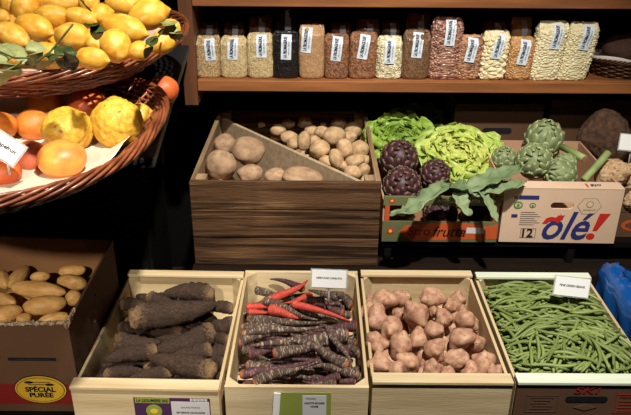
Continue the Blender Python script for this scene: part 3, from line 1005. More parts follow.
# ------------------------------------------------------------------ green beans
def bean_mesh(seed, L=.11, sides=6, n=12):
    rnd = random.Random(seed)
    b = rnd.uniform(-.016, .016); b2 = rnd.uniform(-.004, .004)
    pts = []; rad = []
    for i in range(n + 1):
        t = i / n
        pts.append(Vector(((t - .5) * L, b * (1 - (2 * t - 1) ** 2), b2 * math.sin(2 * PI * t))))
        if t < .08: r = .0016
        elif t > .93: r = .0008
        else: r = .0038 * (.82 + .18 * math.sin(PI * t)) * (1 + .06 * math.sin(t * 34))
        rad.append(r)
    mb = MB().tube(pts, rad, sides)
    return mb


bean_me = []
for i in range(9):
    mb = bean_mesh(i)
    o = mb.build('green_bean', m_bean, smooth=True)
    bean_me.append(o.data); bpy.data.objects.remove(o)


def bean_heap(x, y):
    u = (x - .580) / .155; v = (y - 1.395) / .22
    return .570 + .026 * (1 - u * u) * (1 - .5 * v * v) + .012 * noise.noise(Vector((x * 12, y * 12, 3))) - .030 * max(0, v) ** 2


rb = random.Random(21)
nb = 0
while nb < 295:
    x = rb.uniform(.452, .71); y = rb.uniform(1.205, 1.595)
    # mostly crosswise, leaning toward the camera near the front
    v = (1.6 - y) / .4
    if v > .72 and rb.random() < .55: a = R(90) + rb.gauss(0, .45)
    elif x > .62 and rb.random() < .6: a = R(-40) + rb.gauss(0, .25)
    else: a = rb.gauss(.12, .42)
    if x < .50 and rb.random() < .5: a = R(-60) + rb.gauss(0, .3)
    L = .052
    hx = abs(math.cos(a)) * L; hy = abs(math.sin(a)) * L
    x = min(max(x, .438 + hx), .722 - hx); y = min(max(y, 1.206 + hy), 1.606 - hy)
    z = bean_heap(x, y) + rb.uniform(-.010, .012)
    e0 = bean_heap(x + math.cos(a) * L, y + math.sin(a) * L); e1 = bean_heap(x - math.cos(a) * L, y - math.sin(a) * L)
    dz = (e0 - e1) / (2 * L) + rb.gauss(0, .05)
    place('green_bean', bean_me[nb % 9], (x, y, z), (rb.uniform(.8, 1.0), rb.uniform(.95, 1.2), rb.uniform(.95, 1.2)), orient((math.cos(a), math.sin(a), dz), rb.uniform(0, 6)), label='fine green bean among the heaped beans in the right-hand crate', cat='green bean', group='green beans heaped in the fourth crate')
    nb += 1
mb = MB()
for k in range(520):
    x = rb.uniform(.44, .72); y = rb.uniform(1.20, 1.605)
    a = rb.gauss(.1, .6); L = .05
    hx = abs(math.cos(a)) * L; hy = abs(math.sin(a)) * L
    x = min(max(x, .438 + hx), .722 - hx); y = min(max(y, 1.206 + hy), 1.606 - hy)
    z = bean_heap(x, y) - .008 - .022 * rb.random() - (.03 if k % 4 == 0 else 0)
    src = bean_mesh(k % 17, .10, 5, 7)
    q = orient((math.cos(a), math.sin(a), 0), rb.uniform(0, 6))
    mb.add([q @ v + Vector((x, y, z)) for v in src.v], src.f)
tag(mb.build('green_bean_pile', m_bean, smooth=True), 'lower layers of green beans beneath the heap in the right-hand crate', 'green beans', kind='stuff')

price_card('white card reading Heritage Carrots standing in the carrot crate', at(329, 279, z=.665), .083, .045, R(-2), R(8), 'HERITAGE CARROTS', stem=.05, rolly=R(1))
price_card('white card reading Fine Green Beans at the back of the bean crate', at(572, 287, z=.65), .088, .045, R(4), R(20), 'FINE GREEN BEANS', stem=.045, rolly=R(9))

# ------------------------------------------------------------------ cardboard box of yellow potatoes
bx = empty('cardboard_box', (-0.71, 1.378, .475), label='brown cardboard potato box with red band and yellow oval emblem', cat='cardboard box')
BX, BY, BH = .20, .178, .232
rd = random.Random(5)
def torn_wall(p0, p1, h0, h1, torn, th, name, mat, seed, thick_dir):
    n = 60
    mb = MB()
    vs = []; fs = []
    p0 = Vector(p0); p1 = Vector(p1)
    for i in range(n + 1):
        t = i / n
        h = h0 + (h1 - h0) * t
        if torn: h += -.004 * t * (1 - t) * 4 + .0035 * noise.noise(Vector((t * 14, seed, 0))) + .002 * noise.noise(Vector((t * 50, seed, 5)))
        p = p0.lerp(p1, t)
        for (q, zz) in ((0, 0), (0, h), (1, h - (.003 if torn else 0)), (1, 0)):
            vs.append(Vector((p.x, p.y, zz)) + Vector(thick_dir) * th * q)
    for i in range(n):
        for k in range(4):
            l = (k + 1) % 4
            fs.append((i * 4 + k, (i + 1) * 4 + k, (i + 1) * 4 + l, i * 4 + l))
    fs += [(3, 2, 1, 0), (n * 4, n * 4 + 1, n * 4 + 2, n * 4 + 3)]
    mb.add(vs, fs)
    return mb.build(name, mat, bx)


torn_wall((-BX, -BY, 0), (BX, -BY, 0), .226, .232, True, .005, 'front_panel', m_card, 1, (0, 1, 0))
torn_wall((BX, -BY + .0055, 0), (BX, BY, 0), .232, .238, False, .005, 'side_panel', m_card, 2, (-1, 0, 0))
torn_wall((-BX, -BY + .0055, 0), (-BX, BY, 0), .228, .25, False, .005, 'side_panel', m_card, 3, (1, 0, 0))
torn_wall((-BX + .0055, BY, 0), (BX - .0055, BY, 0), .252, .238, False, .005, 'back_panel', m_cardin, 4, (0, -1, 0))
MB().box((-BX + .006, -BY + .006, 0), (BX - .006, BY - .006, .004)).build('bottom', m_cardin, bx)
mbt = MB()
for k in range(60):
    t = k / 59
    p = Vector((-BX + 2 * BX * t, -BY + .003, .227 + .006 * t - .012 * t * (1 - t) + .003 * rd.random()))
    mbt.box(p - Vector((.005, .003, .003)), p + Vector((.005, .003, .002 + .002 * rd.random())), rot=Euler((rd.uniform(-.5, .5), rd.uniform(-.5, .5), rd.uniform(-.5, .5))).to_matrix())
for k in range(16):
    t = k / 15
    p = Vector((BX - .003, -BY + .05 * t, .232 + .002 * t))
    mbt.box(p - Vector((.003, .004, .007 * (1 - t) + .002)), p + Vector((.003, .004, .002)), rot=Euler((rd.uniform(-.5, .5), rd.uniform(-.5, .5), rd.uniform(-.5, .5))).to_matrix())
mbt.build('torn_edge', m_torn, bx)
yb = -BY - .0002
m_red = M('red_print', (128, 26, 22), rough=.7, vary=0)
m_yel = M('yellow_emblem', (212, 170, 48), rough=.6, vary=0)
sticker(bx, -BX, BX, .020, .075, yb, m_red, 'red_band')
MB().box((BX, -BY, .020), (BX + .0006, BY, .075)).build('red_band', m_red, bx)


def ellipse(cx, cz, rx, rz, n=40): return [(cx + rx * math.cos(2 * PI * k / n), cz + rz * math.sin(2 * PI * k / n)) for k in range(n)]


ox = at(41, 389, y=1.2).x + .71
oz = at(41, 389, y=1.2).z - .475
em = plate(ellipse(ox, oz, 0.0576, 0.0384), yb - .0014, yb - .0006, 'oval_emblem', m_ink, bx)
plate(ellipse(ox, oz, 0.0554, 0.0362), yb - .0020, yb - .0014, 'oval_face', m_yel, em)
plate(ellipse(ox, oz, 0.0520, 0.0328), yb - .0024, yb - .0020, 'oval_ring', m_ink, em)
plate(ellipse(ox, oz, 0.0506, 0.0314), yb - .0029, yb - .0024, 'oval_face', m_yel, em)
lettering('SPÉCIAL', .014, m_ink, em, (ox, yb - .0034, oz + .001), width=.066, squash=1.25, weight=.0006)
lettering('PURÉE', .014, m_ink, em, (ox, yb - .0034, oz - .0145), width=.052, squash=1.2, weight=.0006)
for s, dz in ((1, .0205), (-1, .0145)):
    plate(ellipse(ox - s * .022, oz + dz, .010, .0032, 16) , yb - .0034, yb - .0029, 'fork_emblem', m_ink, em)
    MB().box((ox - .024, yb - .0034, oz + dz - .0008), (ox + .024, yb - .0029, oz + dz + .0008)).build('fork_emblem', m_ink, em)
p = at(8, 359, y=1.2); q = at(56, 359, y=1.2)
st_ = sticker(bx, p.x + .71, q.x + .71, p.z - .475 - .004, p.z - .475 + .004, yb, m_ink, 'printed_strip')
lettering('LAVEES CONSERVATION', .004, m_inkbrown, st_, ((p.x + q.x) / 2 + .71, yb - .0012, p.z - .475), width=.07, squash=1.0)
plate(ellipse(at(0, 356, y=1.2).x + .70, at(0, 356, y=1.2).z - .475, .012, .006), yb - .0006, yb, 'red_mark', m_red, bx)
for (yy, zz, rr_) in ((.0, .150, .010), (.03, .185, .006)):
    mb = MB(); mb.tube([(BX + .0005, -.03 + yy + rr_ * math.cos(k / 3), zz + rr_ * 1.6 * math.sin(k / 3)) for k in range(17)], .0008, 4); mb.build('scuff', m_torn, bx)

rat = [lump_mesh('potato', potato_fn(i + 70, .10, .03), m_ratte) for i in range(5)]
RT = [((11, 287), (65, 293), 18), ((22, 308), (67, 303), 20), ((-8, 319), (22, 309), 18), ((-8, 295), (16, 304), 14), ((57, 281), (86, 284), 17), ((67, 302), (80, 294), 16),
      ((38, 322), (69, 316), 13), ((10, 287), (27, 267), 15), ((-2, 272), (7, 287), 16), ((58, 272), (86, 270), 12), ((30, 278), (50, 275), 11), ((16, 321), (32, 317), 12), ((-6, 330), (12, 322), 12)]
its = []
for i, (a, c, wv) in enumerate(RT):
    z = .650 + (.012 if i in (0, 1, 2, 5) else 0) + (.01 if a[1] > 300 else 0)
    o = long_item('potato', rat[i % 5], a, c, wv, z, cat='potato', group='long yellow potatoes in the cardboard box')
    its.append(((a[0] + c[0]) / 2, (a[1] + c[1]) / 2, o))
row_labels(its, 'long yellow potato', 'the cardboard box', 4)
for k in range(44):
    a = random.uniform(-.5, .5)
    place('potato', rat[k % 5], (-.71 + random.uniform(-.14, .14), 1.378 + random.uniform(-.13, .13), .505 + .033 * (k % 4)), (.045, .019, .019), orient((math.cos(a), math.sin(a), 0)), label='yellow potato lying under the top layer in the cardboard box', cat='potato', group='yellow potatoes lower in the box')

# ------------------------------------------------------------------ old wooden crate of potatoes
oc = empty('old_wooden_crate', (-0.083, 2.07, .53), label='weathered dark wooden crate of brown potatoes with diagonal divider board', cat='crate')
OX, OY, OH = .262, .322, .262
for k, (z0, z1) in enumerate(((.002, .088), (.091, .176), (.179, OH))):
    mb = MB().box((-OX, -OY, z0), (OX, -OY + .014, z1)); mb.build('front_plank', m_old, oc, bevel=.002)
    mb = MB().box((-OX, OY - .014, z0), (OX, OY, z1)); mb.build('back_plank', m_old, oc, bevel=.002)
for s in (-1, 1):
    for (z0, z1) in ((.002, .128), (.131, OH - .002)):
        MB().box((min(s * OX, s * (OX - .014)), -OY + .0145, z0), (max(s * OX, s * (OX - .014)), OY - .0145, z1)).build('side_plank', m_old_y, oc, bevel=.002)
    for e in (-1, 1):
        cx = s * (OX - .0145); cy = e * (OY - .0145)
        x0, x1 = sorted((cx, cx - s * .030)); y0, y1 = sorted((cy, cy - e * .034))
        MB().box((x0, y0, .012), (x1, y1, OH + .004)).build('corner_post', m_old_y, oc, bevel=.002)
MB().box((-OX + .015, -OY + .015, 0), (OX - .015, OY - .015, .011)).build('bottom', m_old, oc)
d0 = at(218, 113, z=.775); d1 = at(360, 181, z=.782)
o0 = Vector((-0.083, 2.07, .53)); d0 -= o0; d1 -= o0
d0.x = max(d0.x, -OX + .018); d0.y = min(d0.y, OY - .045); d1.y = max(d1.y, -OY + .02); d1.x = min(d1.x, OX - .056)
dv = (d1 - d0); nrm = Vector((-dv.y, dv.x, 0)).normalized() * .006
mb = MB()
mb.add([d0 - nrm + Vector((0, 0, .012 - d0.z)), d1 - nrm + Vector((0, 0, .012 - d1.z)), d1 + nrm + Vector((0, 0, .012 - d1.z)), d0 + nrm + Vector((0, 0, .012 - d0.z)), d0 - nrm, d1 - nrm, d1 + nrm, d0 + nrm],
       [(0, 3, 2, 1), (4, 5, 6, 7), (0, 1, 5, 4), (1, 2, 6, 5), (2, 3, 7, 6), (3, 0, 4, 7)])
mb.build('divider_board', m_chip, oc, bevel=.001)

bigs = [lump_mesh('potato', potato_fn(i + 90, .16, .05), m_bigpot) for i in range(4)]
smalls = [lump_mesh('potato', potato_fn(i + 110, .16, .04), m_smallpot) for i in range(5)]
def blobpx(name, me, px, py, rx, ry, z, ang=0, **kw):
    """roundish thing seen at a pixel with its half sizes in pixels, long axis turned by ang"""
    t = dist_t(px, py, z)
    a = rx * t / F; c = ry * t / F
    d = rt * math.cos(ang) + up * math.sin(ang)
    q = orient(d, 0)
    return place(name, me, at(px, py, z=z), (a, (a + c) / 2, c), q, **kw)


BP = [(225, 144, 11.5, 10.5, .755, 0, 'round brown potato behind the two large potatoes in old crate corner'),
      (248, 151, 16, 15, .780, 0, 'large round brown potato resting above the others by the divider board'),
      (221, 165, 15.5, 14.5, .765, PI / 2, 'large brown potato at front left corner of the old crate'),
      (250, 173, 13, 9, .742, 0, 'brown potato half hidden below the large round one'),
      (276, 176, 12, 8, .752, 0, 'low brown potato at front middle of the old crate'),
      (302, 177, 20, 10, .760, -.15, 'wide brown potato at the front of the old crate beside divider')]
for i, (px, py, rx, ry, z, an, lb) in enumerate(BP):
    blobpx('potato', bigs[i % 4], px, py, rx, ry, z, an, label=lb, cat='potato', group='large brown potatoes in the old crate')
for k, (x, y) in enumerate(((-.28, 1.82), (-.20, 1.81), (-.12, 1.80), (-.05, 1.805), (-.28, 1.90), (-.2, 1.89), (-.13, 1.86), (-.28, 1.98))):
    for zz in (.578, .64, .695):
        place('potato', bigs[k % 4], (x, y, zz), (.036, .031, .030), randq(), label='brown potato lying under the large potatoes of the old crate', cat='potato', group='large potatoes lower in the old crate')
SP = [(334, 136, 12, 9.5, .775, 0), (345, 149, 8.5, 11, .785, .1), (320, 149, 10.5, 9.5, .780, 0), (304, 141, 7, 10, .77, -.1), (359, 150, 10, 9.5, .772, 0), (336, 159, 7.5, 11, .768, .3),
      (355, 161, 10.5, 6.5, .768, .4), (328, 161, 9, 5.5, .758, -.2), (353, 172, 9.5, 6.5, .765, -.1), (364, 170, 6, 7, .765, 0), (366, 181, 6, 6, .758, 0), (294, 144, 7, 6, .755, 0), (322, 132, 8, 6, .755, 0),
      (314, 141, 7, 6, .75, 0), (349, 137, 8, 6, .755, 0), (353, 130, 9, 8, .745, 0), (305, 122, 8, 7, .75, 0), (289, 122, 9, 7, .745, 0), (289, 137, 9, 6, .745, 0), (339, 124, 8, 7, .745, 0), (323, 122, 8, 6, .745, 0),
      (366, 160, 6, 5, .75, 0), (346, 166, 7, 5, .75, 0), (312, 131, 8, 6, .745, 0), (370, 140, 8, 7, .75, 0), (278, 130, 8, 6, .745, 0), (262, 123, 8, 6, .74, 0)]
its = []
for i, (px, py, rx, ry, z, an) in enumerate(SP):
    o = blobpx('potato', smalls[i % 5], px, py, rx, ry, z, an, cat='potato', group='small potatoes behind the divider board')
    its.append((px, py, o))
row_labels(its, 'small tan potato', 'pile behind divider board', 5)
D0 = d0 + o0; D1 = d1 + o0
for k in range(60):
    while True:
        x = random.uniform(-.30, .145); y = random.uniform(1.82, 2.345)
        yl = D0.y + (x - D0.x) * (D1.y - D0.y) / (D1.x - D0.x)
        if y > yl + .042 and x < .145: break
    place('potato', smalls[k % 5], (x, y, .58 + .045 * (k % 4)), (.028, .023, .021), randq(), label='small potato lying under the top layer behind the divider board', cat='potato', group='small potatoes lower in the old crate')


# ------------------------------------------------------------------ artichokes
def artichoke_head(mat, seed, layers=72, open_=.10):
    rnd = random.Random(seed)
    mb = MB()
    vs, fs = ICO3
    mb.add([Vector((v.x * .90, v.y * .90, v.z * .92)) for v in vs], fs, 0.0)
    ga = PI * (3 - math.sqrt(5))
    for k in range(layers):
        f = (k + .5) / layers            # 0 tip .. 1 base
        th = .12 + f * 2.25              # angle from tip for the scale's tip
        ph = k * ga
        ln = .72 + .2 * f; wd = 1.0 if f > .15 else .6
        NU, NV = 6, 6
        pv = []; tv = []
        for i in range(NV + 1):
            t = i / NV                   # 0 base .. 1 tip
            a = th + ln * (1 - t)
            rr = .93 + .04 * (1 - f) + (.085 + open_ * f) * (t ** 1.6)
            hw = wd * .5 * math.sin(PI * (.30 + .62 * t)) ** .75 * (1 if t < .9 else .5)
            for j in range(NU + 1):
                q = j / NU * 2 - 1
                da = q * hw
                r2 = rr - .07 * q * q * (.4 + t)
                # tangent plane offset
                c = Vector((math.sin(a), 0, math.cos(a))) * r2
                side = Vector((0, 1, 0))
                p = c + side * math.sin(da) * .8 * (.45 + .55 * math.sin(min(a, PI - .3)))
                p = Vector((p.x * math.cos(ph) - p.y * math.sin(ph), p.x * math.sin(ph) + p.y * math.cos(ph), p.z * 1.02))
                pv.append(p)
                tv.append(max(0.0, (t - .8) / .2) * .8 + (abs(q) > .9) * .2 * t)
        pf = []
        for i in range(NV):
            for j in range(NU):
                a0 = i * (NU + 1) + j
                pf.append((a0, a0 + NU + 1, a0 + NU + 2, a0 + 1))
        mb.add(pv, pf, tv)
    return mb


ART = {}
for key, mat in (('p', m_artp), ('g', m_artg)):
    for s in range(2):
        o = artichoke_head(mat, s, 58 if key == 'p' else 50, .05 if key == 'p' else .01).build('head', mat, None, smooth=True, tint=True)
        ART[key + str(s)] = o.data
        bpy.data.objects.remove(o)


def artichoke(key, px, py, r, z, axis, label, stem=None, group=None):
    t = dist_t(px, py, z); rad = r * t / F * .90
    c = at(px, py, z=z)
    root = empty('globe_artichoke', c, label=label, cat='artichoke', group=group)
    h = bpy.data.objects.new('head', ART[key]); COL.objects.link(h); h.parent = root
    q = Vector(axis).normalized().to_track_quat('Z', 'Y')
    h.rotation_mode = 'QUATERNION'; h.rotation_quaternion = q; h.scale = (rad, rad, rad * 1.05)
    m = h.modifiers.new('solid', 'SOLIDIFY'); m.thickness = .02; m.offset = -1
    ax = Vector(axis).normalized()
    if stem:
        s1 = [p - c for p in stem]
        n = len(s1)
        st = MB().tube(s1, [.0105] * n, 12).build('stem', m_artstem, root, smooth=True)
        dd = (s1[-1] - s1[-2]).normalized()
        MB().tube([s1[-1] - dd * .0005, s1[-1] + dd * .001], .0100, 12).build('cut_end', m_artcut, st)
    else:
        s = MB().tube([-ax * rad * .8, -ax * rad * 1.25], rad * .24, 12).build('stem', m_artstem, root, smooth=True)
    return root


for px, py, r, z, ax, k, lb in [
    (399, 159, 21, .765, (.05, -.75, .7), 'p0', 'purple artichoke behind, topmost against the green lettuce'),
    (402, 186, 21, .742, (-.1, -.85, .55), 'p1', 'purple artichoke front left in the small box, below topmost one'),
    (435, 174, 16.5, .750, (.1, -.8, .6), 'p0', 'smaller purple artichoke in front of the yellow lettuce'),
    (440, 213, 19, .655, (.1, -.9, .3), 'p1', 'purple artichoke seen through the slot of the printed box')]:
    artichoke(k, px, py, r, z, ax, lb, group='purple artichokes in the printed box')
artichoke('p0', 474, 207, 15, .66, (.1, -.6, .6), 'purple artichoke in shade under the grey-green leaves', group='purple artichokes in the printed box')
stem1 = [at(562, 147, z=.80), at(573, 152, z=.80), at(585, 159, z=.80)]
stem2 = [at(584, 180, z=.775), at(596, 167, z=.80), at(608, 153, z=.83)]
for px, py, r, z, ax, k, st_, lb in [
    (544, 139, 21, .800, (-.05, -.55, .8), 'g0', None, 'topmost green artichoke, large and upright at back of white box'),
    (534, 161, 20, .795, (-.25, -.8, .45), 'g1', None, 'green artichoke in front of the topmost one, facing forward'),
    (504, 159, 14, .775, (-.2, -.6, .7), 'g1', None, 'shaded green artichoke between the yellow lettuce and white box'),
    (560, 174, 18, .765, (-.85, -.35, .35), 'g0', stem2, 'green artichoke lying behind the hand hole with upright stem at right'),
    (566, 164, 12, .770, (-.7, .3, .2), 'g1', stem1, 'small green artichoke whose thick cut stem points right')]:
    artichoke(k, px, py, r, z, ax, lb, st_, group='green artichokes in the white box')


# grey-green artichoke leaves over the printed box
def tagleaf(pts, w, label, seed, mat=m_artleaf):
    o = leaf('artichoke_leaf', px3(pts), w * 1.15, mat, fold=.3, wav=.55, prof=lambda t: max(.06, math.sin(PI * min(1, t * .9 + .06)) ** .6) * (1 + .14 * math.sin(t * 34 + seed)), seed=seed, nx=8, solid=.0012)
    loc_origin(o)
    return tag(o, label, 'leaf', 'grey-green leaves on the printed box')


tagleaf([(447, 184, .80), (436, 192, .80), (420, 203, .775), (405, 213, .755), (390, 214, .745)], .052, 'long drooping green leaf hanging over the left rail of printed box', 1)
tagleaf([(520, 168, .80), (500, 176, .80), (480, 185, .79), (458, 193, .775)], .062, 'broad pale grey-green leaf lying across right side of the printed box', 2)
tagleaf([(524, 182, .79), (505, 188, .785), (484, 193, .775), (466, 196, .765)], .05, 'pale grey-green leaf below the broad leaf, next to white box', 3)
tagleaf([(462, 180, .795), (460, 190, .785), (462, 204, .76), (470, 216, .74)], .035, 'short curled leaf folded over the rail at the box middle', 4)
tagleaf([(478, 190, .785), (486, 198, .775), (492, 210, .755), (497, 222, .735)], .022, 'narrow leaf stalk hanging over rail at right end of printed box', 5)
tagleaf([(440, 186, .80), (452, 187, .80), (466, 190, .79), (476, 196, .775)], .03, 'small green leaf joining the drooping leaf and the curled leaf', 6)


# ------------------------------------------------------------------ lettuces
def lettuce(mat, loc, R0, n, label, seed, frill=1.0, tilt=(0, 0, 0), up_=.5, flat=.75):
    rnd = random.Random(seed)
    mb = MB()
    for k in range(n):
        f = k / (n - 1)                        # 0 inner .. 1 outer
        ph = k * 2.39996 + rnd.uniform(-.2, .2)
        L = R0 * (.45 + .62 * f) * rnd.uniform(.9, 1.1)
        Wd = R0 * (.6 + .55 * f)
        el = R(82 - 70 * f ** .8) + rnd.uniform(-.12, .12)      # elevation of the blade
        NU, NV = 16, 14
        pv = []; tv = []
        sd = rnd.uniform(0, 100)
        for i in range(NV + 1):
            t = i / NV
            e = el - (.9 * t ** 1.5) * (0.5 + .5 * f) + .9 * (1 - f) * t
            x = L * t * math.cos(el * .9) + L * .25 * t * t * math.cos(e); z = L * t * math.sin(el * .9) * (1 - .3 * t * f)
            hw = Wd * .5 * (math.sin(PI * min(.5, .14 + .52 * t)) * (1 if t < .8 else 1 - ((t - .8) / .2) ** 2 * .55))
            for j in range(NU + 1):
                q = j / NU * 2 - 1
                fr = frill * R0 * .11 * (abs(q) ** 2 * .8 + t ** 3) * (noise.noise(Vector((q * 3.2 + sd, t * 5, sd))) * 1.6 + .6 * noise.noise(Vector((q * 8 + sd, t * 11, sd))))
                cup = .22 * R0 * q * q * (1 - .3 * f)
                edge = L * .07 * noise.noise(Vector((q * 6 + sd, 3, sd))) * t
                p = Vector((x - cup * math.sin(el) + fr * -math.sin(el) + edge, q * hw, z + cup * math.cos(el) + fr * math.cos(el)))
                p.z *= flat
                p = Vector((p.x * math.cos(ph) - p.y * math.sin(ph), p.x * math.sin(ph) + p.y * math.cos(ph), p.z))
                pv.append(p); tv.append(min(1, f * .8 + .0))
        pf = []
        for i in range(NV):
            for j in range(NU):
                a0 = i * (NU + 1) + j
                pf.append((a0, a0 + 1, a0 + NU + 2, a0 + NU + 1))
        mb.add(pv, pf, tv)
    o = mb.build('lettuce', mat, None, smooth=True, tint=True, solid=.0008)
    o.location = loc; o.rotation_euler = tilt
    return tag(o, label, 'lettuce')


lettuce(m_letg, at(400, 140, z=.755), .105, 34, 'frilly bright green lettuce behind the purple artichokes, beside old crate', 3, 1.5, (R(18), 0, 0))
lettuce(m_lety, at(458, 158, z=.75), .118, 44, 'large pale yellow-green lettuce right of the green lettuce', 8, 1.15, (R(22), R(4), 0))
lettuce(m_letg, at(420, 120, z=.745), .085, 22, 'dark green lettuce in the shade behind the other lettuces', 12, 1.4, (R(10), 0, 0))

# ------------------------------------------------------------------ printed box (strofrutta)
sb = empty('fruit_box', (.352, 1.96, .603), label='low green and orange printed fruit box holding purple artichokes', cat='fruit box')
m_olive = M('olive_print', (108, 112, 76), (98, 102, 68), scale=6, rough=.6, vary=0)
m_orangep = M('orange_print', (190, 84, 40), rough=.6, vary=0)
SX, SY = .163, .20
MB().box((-SX, -SY, .002), (SX, -SY + .005, .066)).build('front_panel', m_olive, sb)
MB().box((-SX, -SY, .116), (SX, -SY + .008, .142)).build('front_rail', m_olive, sb)
MB().box((-SX, SY - .005, .002), (SX, SY, .12)).build('back_panel', m_cardin, sb)
for s in (-1, 1):
    MB().box((min(s * SX, s * (SX - .005)), -SY + .0085, .002), (max(s * SX, s * (SX - .005)), SY - .0055, .125)).build('side_panel', m_cardwi, sb)
    x0, x1 = sorted((s * (SX - .0055), s * (SX - .018)))
    MB().box((x0, -SY + .0085, .004), (x1, -SY + .02, .15 if s > 0 else .12)).build('corner_post', m_cardw if s > 0 else m_olive, sb)
    MB().box((x0, -SY + .0005, .0665), (x1, -SY + .0075, .1155)).build('corner_post', m_orangep, sb)
MB().box((-SX + .006, -SY + .006, 0), (SX - .006, SY - .006, .005)).build('bottom', m_cardin, sb)
ys = -SY - .0002
plate([(-.115 , .034)] + [(-.10 + .235 * k / 20 , .034 + .029 * math.sin(PI * (.12 + .76 * k / 20)) ** .5) for k in range(21)] + [(.163, .060), (.163, .012), (-.08, .006)], ys - .0006, ys, 'orange_swoosh', m_orangep, sb)
lettering('Stro', .04, m_inkdred, sb, (-.058, ys - .0014, .035), width=.062, squash=.95, weight=.0008)
lettering('frutta', .04, m_ink, sb, (.025, ys - .0014, .034), width=.092, squash=1.15, shear=.3, weight=.0002)
sticker(sb, .075, .125, .030, .048, ys - .0007, m_pale, 'sticker')
for x in (-.14,):
    plate(ellipse(x, .036, .010, .010, 20), ys - .0008, ys, 'round_emblem', m_inkred, sb)
    plate(ellipse(x, .036, .005, .005, 20), ys - .0014, ys - .0009, 'round_emblem', m_yellow, sb)
for x in (-.14, .125, .145):
    plate(ellipse(x, .130, .008, .007, 20), ys - .0008, ys, 'round_emblem', m_inkred, sb)
    plate(ellipse(x, .130, .004, .0035, 20), ys - .0014, ys - .0009, 'round_emblem', m_yellow, sb)
lettering('WWW.STRATEFRUTTA', .012, m_paper, sb, (.045, ys - .0012, .130), width=.12, squash=1.1, weight=.0003)

# ------------------------------------------------------------------ ole box
ob = empty('fruit_box', (.690, 1.955, .603), R(-1.2), label='pinkish white cardboard box printed olé with red exclamation mark', cat='fruit box')
QX, QY, QH = .163, .195, .168
# front with a real hand hole
mb = MB()
hp = rrect(.0, .118, .064, .020, .010, 5)
n = len(hp)
outer = []
for (x, z) in hp:
    dx = x - 0; dz = z - .118
    # cast to the rectangle
    sx = (QX / abs(dx)) if abs(dx) > 1e-6 else 1e9
    sz = ((QH - .118) / dz) if dz > 1e-6 else ((.118 - .002) / -dz if dz < -1e-6 else 1e9)
    s = min(sx, sz); outer.append((dx * s, .118 + dz * s))
cor = [(QX, QH), (-QX, QH), (-QX, .002), (QX, .002)]
for cx_, cz_ in cor:
    bi = min(range(n), key=lambda i: (outer[i][0] - cx_) ** 2 + (outer[i][1] - cz_) ** 2)
    outer[bi] = (cx_, cz_)
vs = []
for yy in (-QY, -QY + .006):
    vs += [(x, yy, z) for x, z in hp] + [(x, yy, z) for x, z in outer]
fs = []
for i in range(n):
    j = (i + 1) % n
    fs.append((i, j, n + j, n + i))
    fs.append((2 * n + j, 2 * n + i, 3 * n + i, 3 * n + j))
    fs.append((j, i, 2 * n + i, 2 * n + j))
    fs.append((n + i, n + j, 3 * n + j, 3 * n + i))
mb.add(vs, fs)
mb.build('front_panel', m_cardw, ob)
MB().box((-QX, -QY - .0005, QH + .0002), (QX, -QY + .046, QH + .0045)).build('top_flap', m_cardw, ob, bevel=.001)
for s in (-1, 1):
    MB().box((min(s * QX, s * (QX - .005)), -QY + .0065, .002), (max(s * QX, s * (QX - .005)), QY, QH)).build('side_panel', m_cardwi, ob)
MB().box((-QX + .0055, QY - .005, .002), (QX - .0055, QY, QH)).build('back_panel', m_cardwi, ob)
MB().box((-QX + .006, -QY + .007, 0), (QX - .006, QY - .006, .005)).build('bottom', m_cardwi, ob)
yo = -QY - .0002
lettering('olé', .1, m_inkblue, ob, (.012, yo - .001, .052), width=.138, squash=1.22, shear=.35, weight=.0016)
plate([(.096, .042), (.108, .042), (.138, .096), (.108, .096)], yo - .0008, yo, 'exclamation_mark', m_inkred, ob)
plate(ellipse(.093, .024, .012, .010), yo - .0008, yo, 'exclamation_mark', m_inkred, ob)
bull = [(-.044, .070), (-.038, .080), (-.026, .084), (-.012, .082), (-.006, .090), (-.001, .087), (-.001, .094), (.004, .088), (.012, .090), (.008, .084), (.008, .078), (-.002, .072), (-.001, .064), (-.009, .066), (-.014, .070), (-.028, .071), (-.036, .064), (-.048, .064)]
plate(bull, yo - .0017, yo - .0008, 'bull_emblem', m_inkred, ob)
sticker(ob, -.122, -.067, .136, .148, yo, m_inkblue, 'blue_print')
sticker(ob, -.135, -.126, .138, .146, yo, m_inkgrey, 'blue_print')
for x, rr_ in ((-.122, .013), (-.082, .009)):
    plate(ellipse(x, .118, rr_, rr_ * .9, 20), yo - .0006, yo, 'round_emblem', m_inkgreen, ob)
    plate(ellipse(x, .118, rr_ * .7, rr_ * .5, 20), yo - .0012, yo - .0007, 'round_emblem', m_cardw, ob)
    plate(ellipse(x, .118, rr_ * .3, rr_ * .35, 20), yo - .0018, yo - .0013, 'round_emblem', m_inkgreen, ob)
for k in range(7):
    sticker(ob, -.112, -.072 + .008 * (k % 3), .096 - k * .0065, .0975 - k * .0065, yo, m_inkgrey, 'print_line')
sticker(ob, -.137, -.120, .080, .090, yo, m_inkblue, 'blue_print')
frame(-.105, -.062, .016, .046, yo, .0014, m_inkgrey, ob)
lettering('12', .03, m_ink, ob, (-.088, yo - .0012, .031), width=.030, squash=1.25, weight=.0008)
plate([(.075 + .034 * math.cos(2 * PI * k / 6), .118 + .028 * math.sin(2 * PI * k / 6)) for k in range(6)], yo - .0005, yo, 'hexagon_emblem', m_inkgrey, ob)
plate([(.075 + .0325 * math.cos(2 * PI * k / 6), .118 + .0267 * math.sin(2 * PI * k / 6)) for k in range(6)], yo - .0010, yo - .0005, 'hexagon_emblem', m_cardw, ob)
plate(ellipse(.075, .124, .010, .010, 20), yo - .0015, yo - .0010, 'round_emblem', m_inkgreen, ob)
